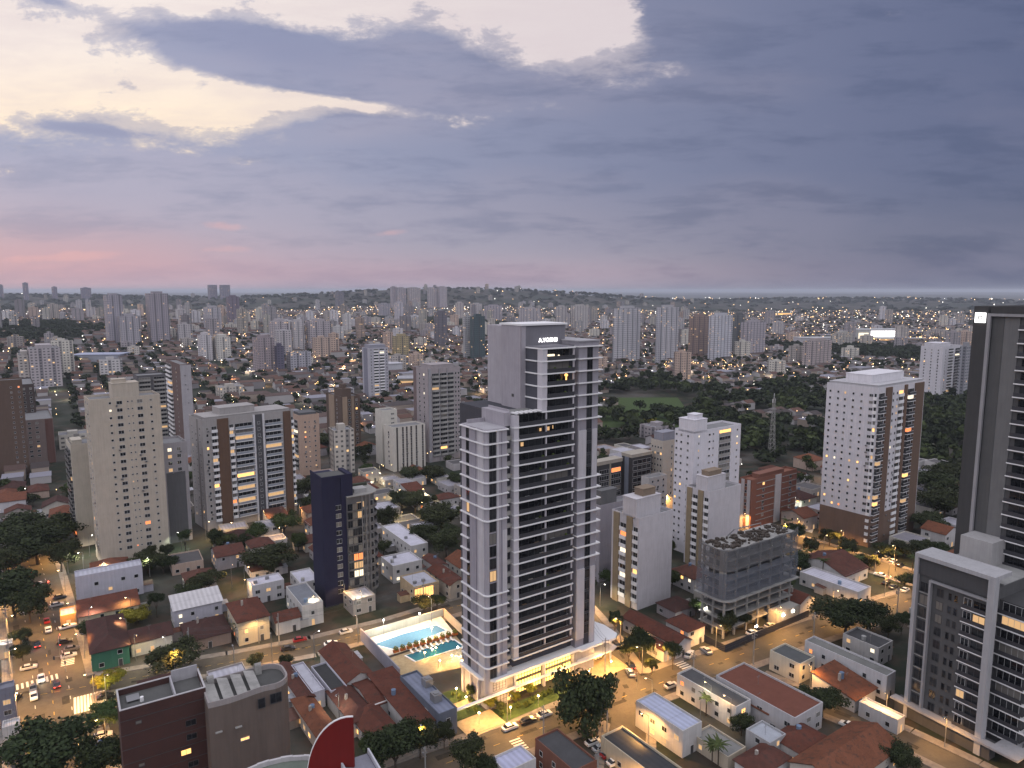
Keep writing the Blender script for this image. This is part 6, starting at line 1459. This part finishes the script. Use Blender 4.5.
for rr, i, j, bx, by in cands:
    street_v, street_u = (i % 4 == 0), (j % 4 == 0)
    pk = park(bx, by)
    if pk is None: continue
    if pk:
        woods.append((bx, by)); continue
    w2 = rr > 640 and wooded(bx, by)
    if w2: woods.append((bx, by)); continue
    dens = max(0.0, math.sin(bx * .0042 + 1.3) * math.sin(by * .0031 + .4)) + (.5 if bx < .05 * by else 0)
    if 330 < rr < 2700 and rf.random() < (.09 if rr < 900 else .10) * (.5 + dens):   # a mid-rise block
        w, d = rf.uniform(12, 24), rf.uniform(11, 18); h = rf.choice([12, 15, 18, 21, 27, 33, 42]) * (1.0 if rr > 750 else .62); z = terrain(bx, by)
        if mid_n < 230 and free(rect(shift((bx, by), GTH, -3, -3), GTH, w + 6, d + 6)):
            c = rf.randrange(len(PAL)); o = mid_block(bx, by, GTH + rf.choice([0, 0, 3, -4]), w, d, h, PAL[c], None, z); mid_n += 1
            AUTO.append((o, ['white', 'beige', 'mauve grey', 'taupe', 'cream', 'dark grey', 'pinkish', 'bright white'][c] + (' tall' if h > 20 else ' low' if h < 13 else '') + ' apartment block')); continue
    near = rr < 620
    lots = [(4 + 13.5 * a, 3 + 15.5 * b) for a in range(3) for b in range(2)]
    for ox, oy in lots:
        ox += rf.uniform(-1, 1); oy += rf.uniform(-1, 1)
        if street_v and ox < 12: continue
        if street_u and oy < 8: continue
        p = shift((bx, by), GTH, ox, oy); W = rf.uniform(8.5, 12.5); D = rf.uniform(9.5, 14)
        if rf.random() < .13: continue
        if rr < 700 and not free(rect(p, GTH, W, D)): continue
        if rr > 700 and (int((p[0] + 4) // 2), int((p[1] + 4) // 2)) in TAKEN: continue
        q = rf.random(); c = rf.randrange(6) if q < .66 else 6 + rf.randrange(3); flat = c > 5; hh = rf.choice([3.6, 4.2, 5.6, 6.4]); wc = rf.choice(PAL); z = terrain(*p)
        if near and house_left > N_HOUSE[0]:
            o = house((p[0], p[1], z), GTH + rf.uniform(-3, 3), W, D, hh, 'flat' if flat else rf.choice(['hip', 'hip', 'gable_u', 'gable_v']), wc, RC[c], 'f' if c == 8 else 'm' if flat else 't', None, 'houses in the blocks around the towers', win=rr < 330, lit=.3, detail=1 if rr < 330 else 0)
            AUTO.append((o, rpn[c]))
        else:
            u = R(GTH); cu, su = math.cos(u), math.sin(u)
            def tr(a, b, zz): return (p[0] + a * cu - b * su, p[1] + a * su + b * cu, z + zz)
            if rr > 1400: W *= 1.5; D *= 1.4
            big = rf.random() < .05
            if big: W *= 2.4; D *= 1.8; hh = 8; flat = True
            k = len(far_b.v); far_b.v += [tr(a, b, zz) for zz in (-3, hh) for a, b in ((0, 0), (W, 0), (W, D), (0, D))]
            for f in ((0, 1, 5, 4), (1, 2, 6, 5), (2, 3, 7, 6), (3, 0, 4, 7)): far_b.f.append(tuple(k + t for t in f)); far_b.m.append(rf.randrange(3))
            m = far_r[0 if c in (0, 4, 2) else 1 if c in (1, 5) else 2 if c in (3, 8) else 3]
            if flat: m.poly([tr(-.3, -.3, hh + .05), tr(W + .3, -.3, hh + .05), tr(W + .3, D + .3, hh + .05), tr(-.3, D + .3, hh + .05)])
            else:
                a, b = tr(-.4, D / 2, hh + 2.3), tr(W + .4, D / 2, hh + 2.3)
                m.poly([tr(-.4, -.4, hh), tr(W + .4, -.4, hh), b, a]).poly([tr(W + .4, D + .4, hh), tr(-.4, D + .4, hh), a, b])
                far_b.poly([tr(0, 0, hh), tr(0, D, hh), tr(0, D / 2, hh + 2.2)], 0).poly([tr(W, 0, hh), tr(W, D, hh), tr(W, D / 2, hh + 2.2)], 0)
        if rf.random() < (.16 if rr < 600 else .62):
            q2 = shift((bx, by), GTH, ox - 2, oy - 1.5)
            if rr < 620 and NT[0] < 285 and (int(q2[0] // 2), int(q2[1] // 2)) not in TAKEN: tree(q2[0], q2[1], rf.uniform(2.2, 4.2), rf.uniform(5, 9), (DKG, MG, DKG)[rf.randrange(3)], hi=rr < 330)
            elif rr >= 620: woods.append((q2[0], q2[1], 1))
    if rr > 420:
        for t in range(3 if rr < 2200 else 2):
            if rf.random() < .62:
                q2 = shift((bx, by), GTH, rf.uniform(0, 46), rf.choice([0, 0, 17, rf.uniform(0, 34)])); (lights_w if rf.random() < .72 else lights_c).append((*q2, rf.uniform(4, 8)))
def stuff(name, mb, mats, label=None, col=None):
    o = link(name, mb.mesh(name, mats), None, None, 0, col); o['kind'] = 'stuff'; o['label'] = label; o['category'] = name.replace('_', ' '); return o
WMS = [plain('far_wall_pale', (.40, .38, .39), .9), plain('far_wall_grey', (.22, .205, .215), .9), plain('far_wall_tan', (.33, .27, .23), .9)]
stuff('distant_houses', far_b, WMS, 'mass of low distant houses filling the town to the horizon')
for m, cc, nm in zip(far_r, ((.075, .044, .038), (.095, .046, .034), (.045, .034, .034), (.22, .215, .26)), ('far_roof_red', 'far_roof_orange', 'far_roof_dark', 'far_roof_pale')):
    stuff('distant_roofs', m, plain(nm, cc, .9), 'mass of distant roofs over the low houses')
# woods: crowns baked into a few masses
def baked(name, spots, per, label, col=(.018, .026, .015), sd=5):
    mb = MB(); g = random.Random(sd); tmpl = []
    for s in range(5): m = crown_mesh(60 + s, 6, 13, .16, .30); tmpl.append(m)
    for sp in spots:
        n = 1 if len(sp) == 3 else per
        for _ in range(n):
            x, y = (sp[0], sp[1]) if n == 1 else shift(sp, GTH, g.uniform(0, 46), g.uniform(0, 34))
            rr = math.hypot(x, y); r = g.uniform(2.6, 8.5) if n > 1 else g.uniform(3.2, 5.8); h = g.uniform(7, 13) if n > 1 else g.uniform(6, 10); z = terrain(x, y)
            if (int(x // 2), int(y // 2)) in TAKEN and rr < 900: continue
            t = g.choice(tmpl); a = g.uniform(0, 6.28); ca, sa = math.cos(a) * r * 1.2, math.sin(a) * r * 1.2; k = len(mb.v)
            mb.v += [(x + p[0] * ca - p[1] * sa, y + p[0] * sa + p[1] * ca, z + h * .62 + p[2] * h * .62) for p in t.v]
            mb.f += [tuple(k + i for i in f) for f in t.f]; mb.m += t.m
    return stuff(name, mb, LEAF, label, col)
park_w = [w_ for w_ in woods if len(w_) == 2 and math.hypot(*w_[:2]) < 1150]
baked('park_woods', park_w, 8, 'dark woods filling the valley park right of the sign tower')
baked('park_thicket', [w_ for w_ in park_w if math.sin(w_[0] * .03 + 1) * math.sin(w_[1] * .021) > -.1], 5, 'lighter green trees mixed through the dark park woods', (.034, .046, .018), 3)
baked('distant_trees', [w_ for w_ in woods if len(w_) == 3 or math.hypot(*w_[:2]) >= 1150], 7, 'distant trees scattered among far houses')
# far woods and ridges
rg = []
for _ in range(2600):
    a = rf.uniform(-.75, .75); r = rf.uniform(3300, 6200); x, y = r * math.sin(a), r * math.cos(a)
    if terrain(x, y) > 26 or rf.random() < .25: rg.append((x, y, 1))
def ridge():
    mb = MB(); g = random.Random(8); t = crown_mesh(71, 6, 9, .2, .36)
    for x, y, _ in rg:
        s = g.uniform(16, 34); z = terrain(x, y); a = g.uniform(0, 6.28); ca, sa = math.cos(a) * s, math.sin(a) * s; k = len(mb.v); hh = g.uniform(9, 15)
        mb.v += [(x + p[0] * ca - p[1] * sa, y + p[0] * sa + p[1] * ca, z + 5 + p[2] * hh) for p in t.v]; mb.f += [tuple(k + i for i in f) for f in t.f]; mb.m += t.m
    stuff('ridge_woods', mb, LEAF, 'dark wooded ridge on the far skyline', (.018, .025, .018))
ridge()
# small far towers on the plain and skyline
FT = [MB() for _ in range(3)]
for k in range(190):
    a = rf.gauss(rf.choice([-.6, -.42, -.25, -.12, .02, .16]), .06) if k < 200 else rf.uniform(-.7, .7); r = rf.uniform(1300, 4800); x, y = r * math.sin(a), r * math.cos(a); z = terrain(x, y); w, d = rf.uniform(12, 22), rf.uniform(11, 18); h = rf.choice([21, 27, 33, 42, 54]) if r < 3500 else rf.choice([18, 24, 30])
    if park(x, y): continue
    o = thing('apartment_tower', None, 'apartment tower', (x, y, z), R(GTH + rf.uniform(-8, 8)), 'far towers towards the skyline'); c = rf.choice(PAL)
    part('wall', MB().box(0, w, 0, d, -3, h).box(w * .3, w * .7, d * .3, d * .7, h - .01, h + 3), FAR, o, tuple(v * .68 for v in c), uv=True); AUTO.append((o, 'far pale tower' if c[0] > .45 else 'far greyish tower'))
# lamps and lit windows too far to be more than points
def points(name, pts, mat, label):
    mb = MB()
    for x, y, h in pts:
        z = terrain(x, y) + h; s = max(.28, math.hypot(x, y) / F * rf.uniform(.22, .50)); k = len(mb.v)
        mb.v += [(x + s, y, z), (x, y + s, z), (x - s, y, z), (x, y - s, z), (x, y, z + s), (x, y, z - s)]
        for f in ((0, 1, 4), (1, 2, 4), (2, 3, 4), (3, 0, 4), (1, 0, 5), (2, 1, 5), (3, 2, 5), (0, 3, 5)): mb.f.append(tuple(k + i for i in f)); mb.m.append(0)
    return stuff(name, mb, mat, label)
for _ in range(520):                                          # the far plain on the right and the hill towns on the left
    a = rf.uniform(-.1, .72) if rf.random() < .6 else rf.uniform(-.72, .2); r = rf.uniform(3600, 11000); (lights_w if rf.random() < .7 else lights_c).append((r * math.sin(a), r * math.cos(a), 9))
for (x0, y0), (x1, y1), n, h in ((G(424, 362)[:2], G(434, 322)[:2], 60, 8), (G(380, 480)[:2], G(455, 440)[:2], 14, 8), (G(660, 366)[:2], G(760, 372)[:2], 40, 7), (G(860, 343)[:2], G(936, 341)[:2], 70, 8), (G(780, 340)[:2], G(860, 333)[:2], 20, 8), (G(300, 395)[:2], G(290, 410)[:2], 8, 6), (G(690, 345)[:2], G(780, 400)[:2], 20, 6), (G(440, 350)[:2], G(480, 335)[:2], 20, 6), (G(820, 300)[:2], G(910, 297)[:2], 25, 8)):
    for _ in range(n):
        t = rf.random(); lights_w.append((x0 + (x1 - x0) * t + rf.gauss(0, 8), y0 + (y1 - y0) * t + rf.gauss(0, 14), h))
FARW = plain('far_lamp_warm', (.8, .6, .3), .5, emit=(1, .62, .28), es=5.5); FARC = plain('far_lamp_white', (.8, .8, .8), .5, emit=(1, .93, .80), es=6)
points('warm_town_lights', lights_w, FARW, 'warm points of street light scattered over the far town'); points('white_town_lights', lights_c, FARC, 'white points of light scattered over the far town')
# ground glow of the lit quarters: real lamps of the nearer unlit-looking streets
k = 0
for x, y, h in lights_w + lights_c:
    r = math.hypot(x, y)
    if 420 < r < 1500 and k < 210 and rf.random() < .35:
        street_lamp(x, y, rf.uniform(0, 6), 11000 if r > 700 else 7000, (1, .62, .28) if rf.random() < .7 else (1, .92, .75), 'street lamps in the far quarters'); k += 1
# lit shopping hall far right, stadium-like hall, blue-white industrial roofs
def hall(px, py, w, d, h, wall, roof, label, th=20, sign=None, lit=None):
    n = G(px, py); r = thing('shopping_hall', label, 'hall', n, R(th)); part('wall', MB().box(0, w, 0, d, -2, h), WALL, r, wall); part('roof', MB().box(-1, w + 1, -1, d + 1, h + .01, h + .8), SHEET, r, roof, uv=True)
    if sign: part('sign', MB().box(w * sign[0], w * sign[1], -.6, -.1, h * sign[2], h * sign[3]), SIGNW, r)
    if lit: part('shop_front', MB().box(w * lit[0], w * lit[1], -.5, -.05, .3, h * .75), lit[2], r)
hall(858, 342, 110, 40, 26, (.5, .5, .5), (.5, .5, .52), 'big pale store with lit sign at the bright shopping street', th=4, sign=(.25, .85, .45, .9), lit=(0, .2, PALE))
hall(880, 343, 100, 30, 9, (.5, .45, .35), (.4, .4, .42), 'long bright shopping hall with glowing front on the right', th=2, lit=(0, 1, WARM))
hall(72, 362, 62, 34, 9, (.35, .36, .42), (.34, .37, .50), 'wide blue-white warehouse roof left of the tall grey towers', th=8)
hall(398, 388, 60, 25, 10, (.4, .35, .25), (.35, .35, .38), 'wide hall with glowing front on the bright street', th=8, lit=(0, 1, WARM2))
hall(380, 376, 30, 30, 14, (.55, .55, .6), (.5, .5, .55), 'white curved-end hall left of the glowing hall', th=30)
hall(512, 345, 90, 50, 22, (.46, .45, .50), (.45, .44, .48), 'pale blank store hall behind the crown of the sign tower', th=6)
hall(778, 316, 60, 30, 14, (.5, .42, .3), (.4, .4, .4), 'far hall lit orange on the right plain', th=0, lit=(0, 1, WARM))
hall(800, 345, 80, 30, 14, (.52, .5, .54), (.5, .5, .52), 'white store with red corner right of the park', th=5, lit=(.3, .7, PALE))
lawn = MB(); a0, b0, d0 = G(597, 428), G(700, 428), G(597, 398)
gx = lambda s, t: (a0[0] + (b0[0] - a0[0]) * s + (d0[0] - a0[0]) * t, a0[1] + (b0[1] - a0[1]) * s + (d0[1] - a0[1]) * t)
for i in range(10):
    for j in range(10):
        q = [gx((i + u) / 10, (j + v) / 10) for u, v in ((0, 0), (1, 0), (1, 1), (0, 1))]; lawn.poly([(x, y, terrain(x, y) + .25) for x, y in q])
o = link('park_lawn', lawn.mesh('park_lawn', LAWN)); o['kind'] = 'structure'
for px, py, rr_ in ((617, 416, 5), (650, 421, 6)): tree_px(px, py, rr_, 7, YG, hi=False, label='yellow-green tree glowing under a park lamp, %s one' % ('left' if px < 630 else 'right'))
for px, py, rr_ in ((605, 432, 8), (630, 430, 8), (668, 428, 9), (690, 425, 9), (712, 424, 9), (640, 404, 7), (655, 408, 8), (680, 412, 9), (612, 401, 6)): tree_px(px, py, rr_, 11, DKG, hi=False)
mark([G(x, y, 0)[:2] for x, y in ((790, 527), (812, 533), (820, 514), (796, 508))], 2)
q = [G(x, y, 0) for x, y in ((790, 527), (812, 533), (820, 514), (796, 508))]
for nm, t0, t1, mt in (('sports_court', 0, .35, plain('court_white', (.5, .5, .48), .8)), ('court_band', .35, .55, plain('court_red', (.30, .05, .03), .8)), ('court_floor', .55, 1, plain('court_green', (.04, .16, .06), .8))):
    f = lambda a, b, t: (a[0] + (b[0] - a[0]) * t, a[1] + (b[1] - a[1]) * t, .03)
    o = link(nm, MB().poly([f(q[0], q[3], t0), f(q[1], q[2], t0), f(q[1], q[2], t1), f(q[0], q[3], t1)]).mesh(nm, mt)); o['kind'] = 'structure'
REDS = plain('signal_red_lit', (.5, .02, .02), .4, emit=(1, .05, .03), es=14)
for i, (px, py, a) in enumerate(((66, 672, 210), (60, 655, 120), (41, 597, 30), (24, 588, 40), (637, 690, 200))):
    x, y, z = G(px, py, 0); r_ = thing('traffic_light', ['red traffic light on the near corner of the avenue crossing', 'red traffic light on the far corner of the avenue crossing', 'red traffic light up the avenue under the trees', 'red traffic light deep under the dark avenue trees', 'traffic light at the corner right of the sign tower'][i], 'traffic light', (x, y, 0), R(a), 'traffic lights')
    part('pole', MB().tube((0, 0, 0), (0, 0, 5.2), .09, .07, 7).tube((0, 0, 5.1), (2.6, 0, 5.4), .06, .05, 6), STEEL, r_); part('signal_head', MB().box(2.4, 2.8, -.16, .16, 4.5, 5.6).box(-.2, .2, -.25, -.1, 2.4, 3.4), DKTRIM, r_); part('red_lamp', MB().ball((2.6, -.18, 5.35), .20, .08, .20).ball((0, -.27, 3.2), .18, .07, .18), REDS, r_); light(r_, (2.6, -.8, 5.2), 330, (1, .06, .04), .2)
# ================================================================ labels for the repeats: nearest landmark, then rank
ORD_OLD = ['nearest', 'second nearest', 'third nearest', 'fourth nearest', 'fifth nearest', 'sixth nearest', 'seventh nearest', 'eighth nearest', 'ninth nearest', 'tenth nearest', 'eleventh nearest', 'twelfth nearest', 'thirteenth nearest', 'fourteenth nearest', 'fifteenth nearest']
_T = 'first second third fourth fifth sixth seventh eighth ninth tenth eleventh twelfth thirteenth fourteenth fifteenth sixteenth seventeenth eighteenth nineteenth twentieth'.split()
ORD = ['nearest'] + [q + ' nearest' for q in _T[1:]] + ['twenty-' + q + ' nearest' for q in _T[:9]] + ['thirtieth nearest'] + ['thirty-' + q + ' nearest' for q in _T[:9]]
LAND += [('the green corner house', *G(108, 655, 0)[:2]), ('the pool court', *G(420, 645, 0)[:2]), ('the two-storey cream house', *G(255, 645, 0)[:2]), ('the zebra crossing right of the sign tower', *G(684, 666, 0)[:2]), ('the dark red flat roof', *G(770, 695, 0)[:2]), ('the black corrugated roof', *G(650, 750, 0)[:2]), ('the red fin wall', *G(330, 768, 20)[:2]), ('the radio mast', *G(771, 462, 0)[:2]), ('the cream cube house', *G(795, 670, 0)[:2]), ('the big round tree', *G(846, 625, 0)[:2]), ('the avenue crossing', *G(45, 685, 0)[:2]), ('the white stepped buildings', *G(405, 570, 0)[:2])]
AUTO += [(s_, 'lit garden shrub') for s_ in SHR]
byk = {}
for o, ph in AUTO:
    x, y = (o['_at'][0], o['_at'][1]) if '_at' in o else (o.location[0], o.location[1]); l = min(LAND, key=lambda L: math.hypot(L[1] - x, L[2] - y)); byk.setdefault((ph, l[0]), []).append((math.hypot(l[1] - x, l[2] - y), o))
for (ph, ln), lst in byk.items():
    lst.sort(key=lambda t: t[0])
    for i, (d, o) in enumerate(lst):
        if len(lst) == 1: o['label'] = 'the only %s near %s' % (ph, ln)
        elif i < len(ORD): o['label'] = '%s, %s to %s' % (ph, ORD[i], ln)
        else: o['label'] = '%s in the quarter farther out from %s' % (ph, ln)
for m in MATS.values():                                       # lit panes and far points are seen, the lamps do the lighting
    if m.name.startswith(('window_lit', 'far_', 'lobby', 'tail', 'head', 'sign_', 'sodium', 'white_bulb')): m.cycles.emission_sampling = 'NONE'
